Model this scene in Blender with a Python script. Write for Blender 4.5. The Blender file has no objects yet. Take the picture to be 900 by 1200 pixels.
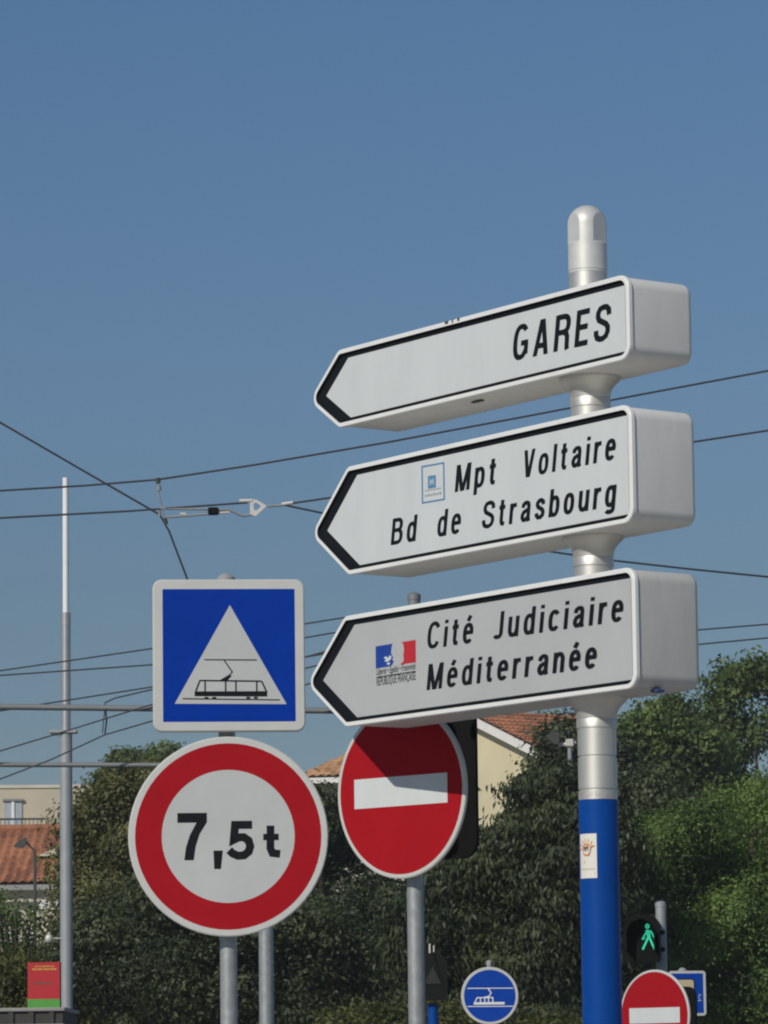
import bpy, math, random
import numpy as np
from mathutils import Vector, Matrix
R = math.radians
sc = bpy.context.scene
col = sc.collection

# ------------------------------------------------------------------ camera, sky, sun, exposure
FPX = 4850.0                      # focal length in pixels of the 900 x 1200 photograph
PITCH, ROLL = R(7.81), 0.0124
EYE = Vector((0, 0, 1.7))
FW = Vector((0, math.cos(PITCH), math.sin(PITCH)))
UP0 = Vector((0, -math.sin(PITCH), math.cos(PITCH)))
RT0 = Vector((1, 0, 0))
RT = RT0 * math.cos(ROLL) - UP0 * math.sin(ROLL)
UP = UP0 * math.cos(ROLL) + RT0 * math.sin(ROLL)
cam_data = bpy.data.cameras.new('camera')
cam = bpy.data.objects.new('camera', cam_data); col.objects.link(cam)
m = Matrix((RT, UP, -FW)).transposed().to_4x4(); m.translation = EYE
cam.matrix_world = m
cam_data.sensor_fit = 'VERTICAL'; cam_data.sensor_height = 24; cam_data.lens = 24 * FPX / 1200
cam_data.clip_start = 0.1; cam_data.clip_end = 5000
sc.camera = cam
sc.cycles.filter_width = 2.1       # the softness of the small camera's lens

SUN_AZ, SUN_EL = R(34), R(33)     # azimuth: behind the viewer, towards the left
to_sun = Vector((-math.sin(SUN_AZ) * math.cos(SUN_EL), -math.cos(SUN_AZ) * math.cos(SUN_EL), math.sin(SUN_EL)))
world = bpy.data.worlds.new('World'); sc.world = world; world.use_nodes = True
wn, wl = world.node_tree.nodes, world.node_tree.links
bg = wn['Background']; bg.inputs[1].default_value = 0.066
sky = wn.new('ShaderNodeTexSky'); sky.sky_type = 'NISHITA'; sky.sun_disc = False
sky.sun_elevation = SUN_EL; sky.sun_rotation = math.atan2(to_sun.x, to_sun.y)
sky.air_density = 1.0; sky.dust_density = 0.35; sky.ozone_density = 3.0; sky.altitude = 600
tint = wn.new('ShaderNodeVectorMath'); tint.operation = 'MULTIPLY'; tint.inputs[1].default_value = (.80, .97, 1.10)
wl.new(sky.outputs[0], tint.inputs[0]); # hazier, dimmer air near the horizon
wtc = wn.new('ShaderNodeTexCoord'); wsp = wn.new('ShaderNodeSeparateXYZ'); wl.new(wtc.outputs['Generated'], wsp.inputs[0])
wcr = wn.new('ShaderNodeValToRGB'); ce = wcr.color_ramp.elements
ce[0].position = 0; ce[0].color = (.63, .55, .53, 1); ce[1].position = .60; ce[1].color = (1, 1, 1, 1)
for ps, cc in ((.085, (.67, .59, .56)), (.115, (.70, .63, .59)), (.165, (.82, .755, .71)), (.255, (.86, .87, .845))):
    q = ce.new(ps); q.color = (*cc, 1)
wl.new(wsp.outputs[2], wcr.inputs[0])
air = wn.new('ShaderNodeVectorMath'); air.operation = 'MULTIPLY'; wl.new(tint.outputs[0], air.inputs[0]); wl.new(wcr.outputs[0], air.inputs[1])
wl.new(air.outputs[0], bg.inputs[0])
sun_data = bpy.data.lights.new('sun', 'SUN'); sun_data.energy = 3.1; sun_data.angle = R(0.5); sun_data.color = (1, 0.94, 0.84)
sun = bpy.data.objects.new('sun', sun_data); col.objects.link(sun)
sun.rotation_euler = (-to_sun).to_track_quat('-Z', 'Y').to_euler(); sun.location = (0, 0, 40)
vs = sc.view_settings
vs.view_transform = 'Standard'; vs.look = 'None'; vs.gamma = 1; vs.exposure = 0.0; vs.use_curve_mapping = False

# ------------------------------------------------------------------ helpers
def ray(px, py):
    return FW + RT * ((px - 450) / FPX) - UP * ((py - 600) / FPX)
def at(px, py, Y):
    d = ray(px, py); return EYE + d * (Y / d.y)
def K(Y): return Y / FPX          # metres per photo pixel at distance Y

MATS = {}
def mat(name, colour, rough=0.6, metal=0.0, vary=0.12, scale=6.0, bump=0.0, bscale=40.0, spec=0.5, emit=None, stretch=None):
    if name in MATS: return MATS[name]
    mm = bpy.data.materials.new(name); mm.use_nodes = True
    n, l = mm.node_tree.nodes, mm.node_tree.links
    b = n['Principled BSDF']
    b.inputs['Roughness'].default_value = rough; b.inputs['Metallic'].default_value = metal
    b.inputs['Specular IOR Level'].default_value = spec
    tc = n.new('ShaderNodeTexCoord'); mp = n.new('ShaderNodeMapping')
    if stretch: mp.inputs['Scale'].default_value = stretch
    l.new(tc.outputs['Object'], mp.inputs[0])
    nz = n.new('ShaderNodeTexNoise'); nz.inputs['Scale'].default_value = scale; nz.inputs['Detail'].default_value = 6; nz.inputs['Roughness'].default_value = 0.65
    l.new(mp.outputs[0], nz.inputs['Vector'])
    mr = n.new('ShaderNodeMapRange'); mr.inputs[1].default_value = 0.3; mr.inputs[2].default_value = 0.7
    mr.inputs[3].default_value = 1 - vary; mr.inputs[4].default_value = 1 + vary * 0.6
    l.new(nz.outputs[0], mr.inputs[0])
    mx = n.new('ShaderNodeVectorMath'); mx.operation = 'SCALE'; mx.inputs[0].default_value = colour
    l.new(mr.outputs[0], mx.inputs['Scale']); l.new(mx.outputs[0], b.inputs['Base Color'])
    if bump:
        nb = n.new('ShaderNodeTexNoise'); nb.inputs['Scale'].default_value = bscale; nb.inputs['Detail'].default_value = 4
        l.new(mp.outputs[0], nb.inputs['Vector'])
        bp = n.new('ShaderNodeBump'); bp.inputs['Strength'].default_value = bump; bp.inputs['Distance'].default_value = 0.02
        l.new(nb.outputs[0], bp.inputs['Height']); l.new(bp.outputs[0], b.inputs['Normal'])
    if emit:
        b.inputs['Emission Color'].default_value = (*emit[0], 1); b.inputs['Emission Strength'].default_value = emit[1]
    MATS[name] = mm; return mm

class MB:
    """collects polygons; build() links them as one mesh object"""
    def __init__(s): s.v, s.f, s.mi, s.mats, s.smooth = [], [], [], [], []
    def mid(s, mt):
        if mt not in s.mats: s.mats.append(mt)
        return s.mats.index(mt)
    def add(s, vs_, fs, mt, smooth=False):
        o = len(s.v); s.v += [tuple(p) for p in vs_]; k = s.mid(mt)
        for f in fs: s.f.append([i + o for i in f]); s.mi.append(k); s.smooth.append(smooth)
        return s
    def loft(s, loops, mt, cap0=True, cap1=True, smooth=False, closed=True):
        n = len(loops[0]); vv = [p for lp in loops for p in lp]; ff = []
        for i in range(len(loops) - 1):
            for j in range(n if closed else n - 1):
                k = (j + 1) % n
                ff.append((i * n + j, i * n + k, (i + 1) * n + k, (i + 1) * n + j))
        s.add(vv, ff, mt, smooth)
        if cap0: s.add(loops[0], [list(range(n))[::-1]], mt)
        if cap1: s.add(loops[-1], [list(range(n))], mt)
        return s
    def box(s, x0, x1, y0, y1, z0, z1, mt, b=0.0):
        b = min(b, (x1 - x0) * .45, (y1 - y0) * .45, (z1 - z0) * .45)
        if b <= 0:
            return s.loft([[(x0, y0, z), (x1, y0, z), (x1, y1, z), (x0, y1, z)] for z in (z0, z1)], mt)
        def lp(i, z): return [(x0+i+b, y0+i, z), (x1-i-b, y0+i, z), (x1-i, y0+i+b, z), (x1-i, y1-i-b, z), (x1-i-b, y1-i, z), (x0+i+b, y1-i, z), (x0+i, y1-i-b, z), (x0+i, y0+i+b, z)]
        return s.loft([lp(b * .7, z0), lp(0, z0 + b), lp(0, z1 - b), lp(b * .7, z1)], mt)
    def lathe(s, prof, mt, seg=40, c=(0, 0), cap=True):
        loops = [[(c[0] + r * math.cos(2*math.pi*j/seg), c[1] + r * math.sin(2*math.pi*j/seg), z) for j in range(seg)] for r, z in prof]
        return s.loft(loops, mt, cap, cap, True)
    def tube(s, pts, r, mt, seg=10, cap=True):
        pts = [Vector(p) for p in pts]; loops = []
        rr = r if isinstance(r, (list, tuple)) else [r] * len(pts)
        for i, p in enumerate(pts):
            t = (pts[min(i+1, len(pts)-1)] - pts[max(i-1, 0)]).normalized()
            a = Vector((0, 0, 1)) if abs(t.z) < .9 else Vector((0, 1, 0))
            u = t.cross(a).normalized(); w = t.cross(u).normalized()
            loops.append([p + (u * math.cos(2*math.pi*j/seg) + w * math.sin(2*math.pi*j/seg)) * rr[i] for j in range(seg)])
        return s.loft(loops, mt, cap, cap, True)
    def flat(s, pts2, y, mt):               # polygon in the local x-z plane at depth y
        return s.add([(p[0], y, p[1]) for p in pts2], [list(range(len(pts2)))], mt)
    def ring(s, a, b, y, mt):
        n = len(a)
        return s.add([(p[0], y, p[1]) for p in a] + [(p[0], y, p[1]) for p in b], [(i, (i+1) % n, n+(i+1) % n, n+i) for i in range(n)], mt)
    def wall(s, a, y0, y1, mt, smooth=False):
        n = len(a)
        return s.add([(p[0], y0, p[1]) for p in a] + [(p[0], y1, p[1]) for p in a], [(i, (i+1) % n, n+(i+1) % n, n+i) for i in range(n)], mt, smooth)
    def line(s, pts, w, y, mt): 
        q, f = strip(pts, w); return s.add([(p[0], y, p[1]) for p in q], f, mt)
    def build(s, name, parent=None, loc=None):
        me = bpy.data.meshes.new(name); me.from_pydata(s.v, [], s.f)
        for mt in s.mats: me.materials.append(mt)
        me.polygons.foreach_set('material_index', s.mi); me.polygons.foreach_set('use_smooth', s.smooth)
        me.update()
        if any(s.smooth): me.set_sharp_from_angle(angle=R(32))
        o = bpy.data.objects.new(name, me); col.objects.link(o)
        if parent: o.parent = parent
        if loc is not None: o.location = loc
        return o

def strip(pts, w, closed=False):
    pts = [Vector((p[0], p[1])) for p in pts]
    pts = [p for i, p in enumerate(pts) if i == 0 or (p - pts[i-1]).length > 1e-5]; n = len(pts); q = []
    for i, p in enumerate(pts):
        a = (pts[i] - pts[i-1]).normalized() if (i > 0 or closed) else None
        b = (pts[(i+1) % n] - pts[i]).normalized() if (i < n-1 or closed) else None
        if a is None: a = b
        if b is None: b = a
        t = (a + b)
        t = t.normalized() if t.length > 1e-6 else a
        nn = Vector((-t.y, t.x)); c = max(0.45, nn.dot(Vector((-a.y, a.x))))
        q += [p + nn * (w / 2 / c), p - nn * (w / 2 / c)]
    f = [(2*i, 2*i+1, 2*i+3, 2*i+2) for i in range(n-1)]
    if closed: f.append((2*n-2, 2*n-1, 1, 0))
    return q, f

def offset_poly(pts, d):
    n = len(pts); out = []
    for i in range(n):
        p0, p1, p2 = (Vector(pts[(i+k) % n]) for k in (-1, 0, 1))
        a = (p1-p0).normalized(); b = (p2-p1).normalized()
        na, nb = Vector((-a.y, a.x)), Vector((-b.y, b.x))      # inward for counter-clockwise
        if isinstance(d, (list, tuple)):                       # a distance for each edge
            d0, d1 = d[(i-1) % n], d[i]; cr = na.x * nb.y - na.y * nb.x
            out.append(p1 + Vector(((d0 * nb.y - d1 * na.y) / cr, (na.x * d1 - nb.x * d0) / cr)))
        else: out.append(p1 + (na + nb) * (d / (1 + na.dot(nb))))
    return out
def round_poly(pts, rad, seg=6):
    n = len(pts); out = []
    rads = rad if isinstance(rad, (list, tuple)) else [rad] * n
    for i in range(n):
        p0, p1, p2 = (Vector(pts[(i+k) % n]) for k in (-1, 0, 1))
        a = (p0-p1).normalized(); b = (p2-p1).normalized()
        ang = math.acos(max(-1, min(1, a.dot(b)))); r = rads[i]
        t = r / math.tan(ang/2); c = p1 + (a+b).normalized() * (r / math.sin(ang/2))
        s0 = p1 + a*t - c; s1 = p1 + b*t - c
        a0 = math.atan2(s0.y, s0.x); a1 = math.atan2(s1.y, s1.x); da = (a1-a0 + math.pi) % (2*math.pi) - math.pi
        out += [c + Vector((math.cos(a0+da*k/seg), math.sin(a0+da*k/seg))) * r for k in range(seg+1)]
    return out
def inset_round(pts, d, r, seg=6):
    rads = r if isinstance(r, (list, tuple)) else [r] * len(pts)
    dm = max(d) if isinstance(d, (list, tuple)) else d
    return round_poly(offset_poly(pts, d), [max(q - dm, 0.003) for q in rads], seg)
def circle(r, n=64, c=(0, 0)): return [(c[0] + r*math.cos(2*math.pi*i/n), c[1] + r*math.sin(2*math.pi*i/n)) for i in range(n)]
def arc(cx, cy, rx, ry, a0, a1, n=10, e=2.0):
    out = []
    for i in range(n+1):
        a = R(a0 + (a1-a0)*i/n); c, s_ = math.cos(a), math.sin(a)
        out.append((cx + rx*math.copysign(abs(c)**(2/e), c), cy + ry*math.copysign(abs(s_)**(2/e), s_)))
    return out

def tag(o, label=None, cat=None, group=None, kind=None):
    if label: o['label'] = label
    if cat: o['category'] = cat
    if group: o['group'] = group
    if kind: o['kind'] = kind
    return o
def empty(name, loc, rz=0.0, label=None, cat=None, group=None):
    o = bpy.data.objects.new(name, None); o.empty_display_size = .1; col.objects.link(o)
    o.location = loc; o.rotation_euler = (0, 0, rz)
    return tag(o, label, cat, group)

# ------------------------------------------------------------------ lettering (condensed grotesque built from strokes; cap height 1)
E_ = 2.5
BOWL = arc(.21, .375, .145, .31, 0, 360, 24, E_)[:-1]
def G(*strokes, w): return (strokes, w)
ARCH = [(.07, .44), (.085, .56), (.14, .65), (.22, .685), (.30, .655), (.35, .55), (.355, .44), (.355, 0)]
GL = {
 'G': G(arc(.27, .5, .20, .43, 40, 320, 20, E_) + [(.47, .2), (.47, .44)], [(.28, .46), (.535, .46)], w=.54),
 'A': G([(.075, 0), (.255, 1)], [(.465, 0), (.285, 1)], [(.13, .27), (.41, .27)], w=.54),
 'R': G([(.07, 0), (.07, 1)], [(.07, .93), (.27, .93)] + arc(.27, .715, .19, .215, 90, -90, 10, E_) + [(.07, .50)], [(.29, .5), (.40, .46), (.44, .36), (.455, .06), (.475, 0)], w=.53),
 'E': G([(.07, 0), (.07, 1)], [(.07, .93), (.44, .93)], [(.07, .52), (.41, .52)], [(.07, .07), (.45, .07)], w=.46),
 'S': G([(.46, .70), (.44, .84), (.36, .92), (.25, .935), (.14, .90), (.085, .80), (.085, .70), (.13, .60), (.25, .53), (.38, .46), (.45, .37), (.46, .25), (.41, .13), (.30, .07), (.21, .07), (.11, .12), (.065, .22), (.06, .32)], w=.52),
 'M': G([(.07, 0), (.07, 1)], [(.09, 1), (.305, .0)], [(.335, .0), (.55, 1)], [(.57, 0), (.57, 1)], w=.64),
 'V': G([(.075, 1), (.232, 0)], [(.268, 0), (.425, 1)], w=.50),
 'B': G([(.07, 0), (.07, 1)], [(.07, .93), (.25, .93)] + arc(.25, .735, .17, .195, 90, -90, 10, E_) + [(.07, .54)], [(.26, .525)] + arc(.26, .30, .19, .23, 90, -90, 10, E_) + [(.07, .07)], w=.52),
 'C': G(arc(.27, .5, .20, .43, 32, 328, 22, E_), w=.52),
 'J': G([(.33, 1), (.33, .28)] + arc(.20, .25, .13, .18, 0, -150, 8, E_), w=.40),
 'o': G(BOWL + [BOWL[0], BOWL[1]], w=.42),
 'd': G(BOWL + [BOWL[0], BOWL[1]], [(.355, 0), (.355, 1)], w=.43),
 'b': G(BOWL + [BOWL[0], BOWL[1]], [(.07, 0), (.07, 1)], w=.42),
 'p': G(BOWL + [BOWL[0], BOWL[1]], [(.07, -.25), (.07, .75)], w=.42),
 'g': G(BOWL + [BOWL[0], BOWL[1]], [(.355, .75), (.355, .0)] + arc(.21, -.05, .145, .13, -10, -150, 8, E_), w=.43),
 'e': G([(.075, .405), (.35, .405)] + arc(.21, .375, .145, .31, 6, 318, 22, E_), w=.42),
 'a': G([(.085, .52), (.10, .62), (.16, .675), (.24, .685), (.31, .65), (.335, .56), (.335, .12), (.37, 0)], [(.335, .43), (.24, .40), (.13, .35), (.08, .25), (.08, .16), (.13, .075), (.20, .065), (.28, .11), (.335, .21)], w=.42),
 'i': G([(.07, 0), (.07, .75)], [(.07, .87), (.07, 1.0)], w=.14),
 'l': G([(.07, 0), (.07, 1)], w=.14),
 't': G([(.125, .95), (.125, .18), (.16, .085), (.27, .065)], [(.0, .68), (.265, .68)], w=.28),
 'r': G([(.07, 0), (.07, .75)], [(.07, .47), (.10, .60), (.17, .67), (.29, .68)], w=.29),
 'n': G([(.07, 0), (.07, .75)], ARCH, w=.42),
 'u': G([(.355, .75), (.355, 0)], [(.425 - x, .75 - y) for x, y in ARCH], w=.42),
 's': G([(.345, .52), (.32, .63), (.24, .685), (.15, .67), (.09, .60), (.085, .52), (.13, .44), (.22, .39), (.31, .33), (.35, .24), (.33, .13), (.25, .07), (.15, .07), (.08, .14), (.065, .23)], w=.41),
 'c': G(arc(.21, .375, .145, .31, 38, 322, 20, E_), w=.40),
}
GL['é'] = (GL['e'][0] + ([(.17, .83), (.27, 1.02)],), .42)
def word_strokes(s, gap=.10):
    x = 0; out = []
    for ch in s:
        st, w = GL[ch]
        for k in st: out.append([(px + x, py) for px, py in k])
        x += w + gap
    return out, x - gap
def letter(mb, s, A, B, cap, y, mt, shear=.17, gap=.205, weight=.15):
    """word from baseline point A to B (local x-z), cap height cap; strokes stack by a hair so none share a plane"""
    st, w = word_strokes(s, gap); A, B = Vector(A), Vector(B); sx = (B - A).length / w
    ux = (B - A).normalized(); k = 0
    for p in st:
        if len(p) == 2 and abs(p[0][0] - p[1][0]) > .01 and abs(p[0][1] - p[1][1]) > .5:      # diagonal with level cuts
            hw = weight / 2 * (Vector(p[1]) - Vector(p[0])).length / abs(p[1][1] - p[0][1])
            q, f = [(p[0][0] - hw, p[0][1]), (p[0][0] + hw, p[0][1]), (p[1][0] + hw, p[1][1]), (p[1][0] - hw, p[1][1])], [(0, 1, 2, 3)]
        else: q, f = strip(p, weight)
        q = [((x + 0.0) * sx + shear * yy * cap, yy * cap) for x, yy in q]
        # optical weight: widths shrink with sx, so stay close to the unit weight
        y -= .00012; mb.add([(A.x + ux.x*u, y, A.y + ux.y*u + v) for u, v in q], f, mt)
    return mb
def bfont(s, width, x, z, y, mt, name, parent, shear=0):
    cu = bpy.data.curves.new(name, 'FONT'); cu.body = s; cu.shear = shear; cu.resolution_u = 3
    tmp = bpy.data.objects.new(name, cu); col.objects.link(tmp)
    bpy.context.view_layer.update()
    me = bpy.data.meshes.new_from_object(tmp.evaluated_get(bpy.context.evaluated_depsgraph_get()))
    bpy.data.objects.remove(tmp); bpy.data.curves.remove(cu)
    xs = [v.co.x for v in me.vertices]; k = width / (max(xs) - min(xs)); x0 = min(xs)
    for v in me.vertices: v.co = (x + (v.co.x - x0) * k, y, z + v.co.y * k)
    me.materials.clear(); me.materials.append(mt)
    o = bpy.data.objects.new(name, me); col.objects.link(o); o.parent = parent
    return o

# ------------------------------------------------------------------ materials
SHEET_WHITE = mat('reflective_sheet_white', (.475, .49, .475), .5, vary=.07, scale=5, bump=.02)
SHEET_BLUE = mat('reflective_sheet_blue', (.0008, .036, .31), .55, vary=.09, scale=5, spec=.08)
SHEET_RED = mat('reflective_sheet_red', (.355, .008, .015), .55, vary=.09, scale=5, spec=.08)
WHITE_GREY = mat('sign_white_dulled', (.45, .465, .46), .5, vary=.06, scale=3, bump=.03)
WHITE = mat('sign_white', (.60, .63, .625), .45, vary=.045, scale=3, bump=.03, stretch=(4, 4, .7))
RIM = mat('rim_white', (.78, .78, .75), .4, vary=.05, scale=8)
CASE = mat('case_white', (.735, .72, .675), .5, vary=.07, scale=4, bump=.02, bscale=30, spec=.5, stretch=(3, 3, .7))
BLACK = mat('sign_black', (.010, .012, .015), .55, vary=.1, spec=.1)
RECESS = mat('recess_black', (.012, .013, .016), .6, vary=.1)
RED = mat('sign_red', (.355, .008, .014), .5, vary=.07, scale=4, spec=.08)
BLUE = mat('sign_blue', (.002, .052, .36), .45, vary=.06, scale=4, spec=.18)
POLEBLUE = mat('pole_blue', (.001, .056, .285), .45, vary=.10, scale=5, spec=.14)
SILVER = mat('satin_aluminium', (.66, .64, .59), .50, metal=.75, vary=.08, scale=5, stretch=(3, 3, .6))
CAPM = mat('cap_aluminium', (.66, .66, .62), .5, metal=.3, vary=.08, scale=20)
GALV = mat('galvanised_steel', (.36, .38, .38), .5, metal=.45, vary=.22, scale=25, bump=.05)
LISTEL = mat('sign_edge_grey', (.54, .54, .51), .5, vary=.06, scale=10)
BACK = mat('sign_back_grey', (.32, .33, .34), .6, vary=.1)
CASE_GREY = mat('case_greyer', (.56, .55, .515), .5, vary=.08, scale=4, bump=.02, bscale=30, stretch=(3, 3, .7))  # greyer version of the casing colour, for the lowest arrow sign
MATTBLACK = mat('matt_black', (.006, .007, .006), .65, vary=.15, spec=.08)
CABLE = mat('cable_black', (.03, .033, .04), .55, vary=.1)
STEELDULL = mat('dull_steel', (.30, .30, .29), .5, metal=.4, vary=.2, scale=15)
TUBEG = mat('tube_grey', (.20, .21, .21), .6, metal=.2, vary=.15, scale=6)
PALEMETAL = mat('pale_metal', (.62, .60, .55), .45, metal=.2, vary=.1, scale=30)
MASTWHITE = mat('mast_white', (.80, .80, .80), .5, vary=.04)
MASTMETAL = mat('mast_metal', (.50, .50, .49), .38, metal=.65, vary=.1, scale=12)
MASTGREY = mat('mast_grey', (.34, .36, .37), .5, metal=.25, vary=.1, scale=8)
CREAM = mat('cream_render', (.62, .55, .36), .85, vary=.1, scale=.8, bump=.1)
BEIGE = mat('beige_render', (.52, .46, .34), .85, vary=.12, scale=.5, bump=.1)
PALEWALL = mat('pale_render', (.58, .54, .45), .85, vary=.15, scale=.6)
TRIM = mat('white_trim', (.74, .72, .68), .6, vary=.06)
SHUTTER = mat('blue_grey_shutter', (.36, .40, .44), .6, vary=.08)
IRON = mat('dark_iron', (.04, .045, .045), .5, vary=.1)
LAMPDARK = mat('lamp_dark', (.05, .055, .05), .5, vary=.1)
PAPER = mat('sticker_paper', (.74, .71, .64), .5, vary=.04)
ORANGE = mat('ink_orange', (.62, .24, .05), .6, vary=.05)
BROWN = mat('ink_brown', (.16, .10, .07), .6, vary=.05)
PINK = mat('ink_salmon', (.62, .42, .30), .6, vary=.05)
INKBLUE = mat('ink_blue', (.09, .23, .40), .5, vary=.05)
INKPALE = mat('ink_pale_blue', (.46, .55, .60), .5, vary=.05)
INKGREY = mat('ink_grey', (.30, .33, .34), .5, vary=.05)
FLAGBLUE = mat('flag_blue', (.01, .05, .30), .5, vary=.05)
FLAGRED = mat('flag_red', (.50, .02, .03), .5, vary=.05)
BOARDRED = mat('board_red', (.50, .025, .03), .5, vary=.08)
BOARDGREEN = mat('board_green', (.10, .36, .06), .5, vary=.15, scale=20)
YELLOWINK = mat('ink_yellow', (.62, .40, .08), .5, vary=.05)
BEIGEPLATE = mat('beige_plate', (.56, .47, .29), .5, vary=.06)
CANOPY = mat('canopy_grey', (.30, .29, .27), .6, vary=.2, scale=5)
CANOPYDARK = mat('canopy_dark', (.045, .042, .038), .7, vary=.25, scale=8)
LED = mat('green_led', (.0, .1, .06), .4, vary=.0, emit=((.04, .85, .50), .72))
LEDDIM = mat('signal_lens', (.05, .052, .05), .35, vary=.1)
ASPHALT = mat('asphalt', (.05, .05, .052), .9, vary=.2, scale=3, bump=.3, bscale=80)
PAVE = mat('pavement_stone', (.36, .345, .315), .9, vary=.15, scale=2, bump=.2)
EARTH = mat('ground_earth', (.26, .24, .18), .95, vary=.35, scale=.3, bump=.3, bscale=5)
PAINT = mat('road_paint', (.7, .7, .68), .7, vary=.15)
BARK = mat('bark', (.09, .07, .05), .9, vary=.3, scale=6, bump=.5, bscale=12)

def tile_mat(name, c0, c1):
    mm = bpy.data.materials.new(name); mm.use_nodes = True; n, l = mm.node_tree.nodes, mm.node_tree.links
    b = n['Principled BSDF']; b.inputs['Roughness'].default_value = .85
    tc = n.new('ShaderNodeTexCoord'); mp = n.new('ShaderNodeMapping'); mp.inputs['Scale'].default_value = (4.5, 2.6, 2.6)
    l.new(tc.outputs['Object'], mp.inputs[0])
    vo = n.new('ShaderNodeTexVoronoi'); vo.inputs['Scale'].default_value = 1; l.new(mp.outputs[0], vo.inputs['Vector'])
    nz = n.new('ShaderNodeTexNoise'); nz.inputs['Scale'].default_value = .9; nz.inputs['Detail'].default_value = 5; l.new(tc.outputs['Object'], nz.inputs['Vector'])
    sp = n.new('ShaderNodeSeparateColor'); l.new(vo.outputs['Color'], sp.inputs[0])
    ad = n.new('ShaderNodeMath'); ad.operation = 'MULTIPLY_ADD'; l.new(sp.outputs[0], ad.inputs[0]); ad.inputs[1].default_value = .55; l.new(nz.outputs[0], ad.inputs[2])
    cr = n.new('ShaderNodeValToRGB'); cr.color_ramp.elements[0].color = (*c0, 1); cr.color_ramp.elements[1].color = (*c1, 1)
    cr.color_ramp.elements[0].position = .35; cr.color_ramp.elements[1].position = 1.05
    l.new(ad.outputs[0], cr.inputs[0]); l.new(cr.outputs[0], b.inputs['Base Color'])
    return mm
TILE = tile_mat('red_tiles', (.17, .060, .030), (.40, .165, .080))
TILE2 = tile_mat('ochre_tiles', (.24, .11, .05), (.52, .30, .15))

def leaf_mat(name, c0, c1, trans=.35):
    mm = bpy.data.materials.new(name); mm.use_nodes = True; n, l = mm.node_tree.nodes, mm.node_tree.links
    b = n['Principled BSDF']; b.inputs['Roughness'].default_value = .55; b.inputs['Specular IOR Level'].default_value = .35
    at_ = n.new('ShaderNodeAttribute'); at_.attribute_name = 'tint'
    mx = n.new('ShaderNodeMix'); mx.data_type = 'RGBA'; mx.inputs[6].default_value = (*c0, 1); mx.inputs[7].default_value = (*c1, 1)
    l.new(at_.outputs['Fac'], mx.inputs[0]); l.new(mx.outputs[2], b.inputs['Base Color'])
    tr = n.new('ShaderNodeBsdfTranslucent'); sc_ = n.new('ShaderNodeVectorMath'); sc_.operation = 'MULTIPLY'; sc_.inputs[1].default_value = (1.1, 1.25, .6)
    l.new(mx.outputs[2], sc_.inputs[0]); l.new(sc_.outputs[0], tr.inputs[0])
    ms = n.new('ShaderNodeMixShader'); ms.inputs[0].default_value = trans
    l.new(b.outputs[0], ms.inputs[1]); l.new(tr.outputs[0], ms.inputs[2]); l.new(ms.outputs[0], n['Material Output'].inputs[0])
    return mm

# ------------------------------------------------------------------ setting: ground, road, pavement
g = MB(); g.add([(-2500, -300, 0), (2500, -300, 0), (2500, 4000, 0), (-2500, 4000, 0)], [(0, 1, 2, 3)], EARTH); tag(g.build('ground'), kind='structure')
g = MB(); g.add([(-200, 18.6, .004), (200, 18.6, .004), (200, 32, .004), (-200, 32, .004)], [(0, 1, 2, 3)], ASPHALT); tag(g.build('road'), kind='structure')
g = MB(); g.box(-200, 200, -20, 18.6, -.3, .12, PAVE); tag(g.build('pavement'), kind='structure')
g = MB(); g.box(-200, 200, 18.602, 18.75, -.3, .125, PALEWALL); tag(g.build('kerb'), kind='structure')
g = MB()
for i in range(-20, 20): g.add([(i*6, 25.2, .008), (i*6+3, 25.2, .008), (i*6+3, 25.35, .008), (i*6, 25.35, .008)], [(0, 1, 2, 3)], PAINT)
tag(g.build('road_markings'), kind='structure')
GZ = .12
def ground_z(Y): return GZ if Y < 18.6 else 0.0

# ------------------------------------------------------------------ the tall signpost and its three arrow signs
PSI = R(-54.9); A_ = Vector((math.cos(PSI), math.sin(PSI), 0)); B_ = Vector((-math.sin(PSI), math.cos(PSI), 0))
Y0 = 13.80                                     # distance of the near end of the arrow signs
corner = sum(((at(735, 323, Y0)).x, (at(739, 477, Y0)).x, (at(744, 667, Y0)).x)) / 3
CORN = Vector((corner, Y0, 0))
D = .285; S_END = .402
POLE = CORN - A_ * S_END + B_ * (D / 2)        # pole axis
PR = 46.5 / 2 * K(POLE.y)
def pz(py, px=695): return at(px, py, POLE.y).z
post = empty('signpost', (POLE.x, POLE.y, GZ), 0, 'tall pole with blue lower tube and silver top carrying three white arrow signs', 'signpost')
L = lambda z: z - GZ
zb = pz(938); z1 = pz(887); z2 = pz(832); ztop = pz(241); zs = pz(321)
p = MB(); p.lathe([(PR + .05, 0), (PR + .05, .02), (PR, .022), (PR, L(zb))], POLEBLUE, 56); p.build('blue_tube', post)
gro = .004
def grooved(zlist, za, zc, r):
    pr = [(r, L(za))]
    for q in zlist: pr += [(r, L(q) - gro), (r - .004, L(q) - gro*.6), (r - .004, L(q) + gro*.6), (r, L(q) + gro)]
    return pr + [(r, L(zc))]
p = MB(); p.lathe(grooved([pz(926), z1, z2], zb + .001, zs, PR - .001), SILVER, 56)
p.build('silver_tube', post)
# maker's embossing round the tube just above the blue
p = MB()
for i in range(15):
    a = R(-128 + i * 5.4); ww = R(1.5 + (i * 7 % 3) * .5)
    if i in (4, 9): continue
    pts = []
    for (da, dz) in ((-ww, 0), (ww, 0), (ww, 1), (-ww, 1)):
        pts.append(((PR + .0012) * math.cos(a + da * .55), (PR + .0012) * math.sin(a + da * .55), L(pz(934)) + dz * (.009 + .006 * (i % 2))))
    p.add(pts, [(0, 1, 2, 3)], CAPM)
p.build('embossing', post)
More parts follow.
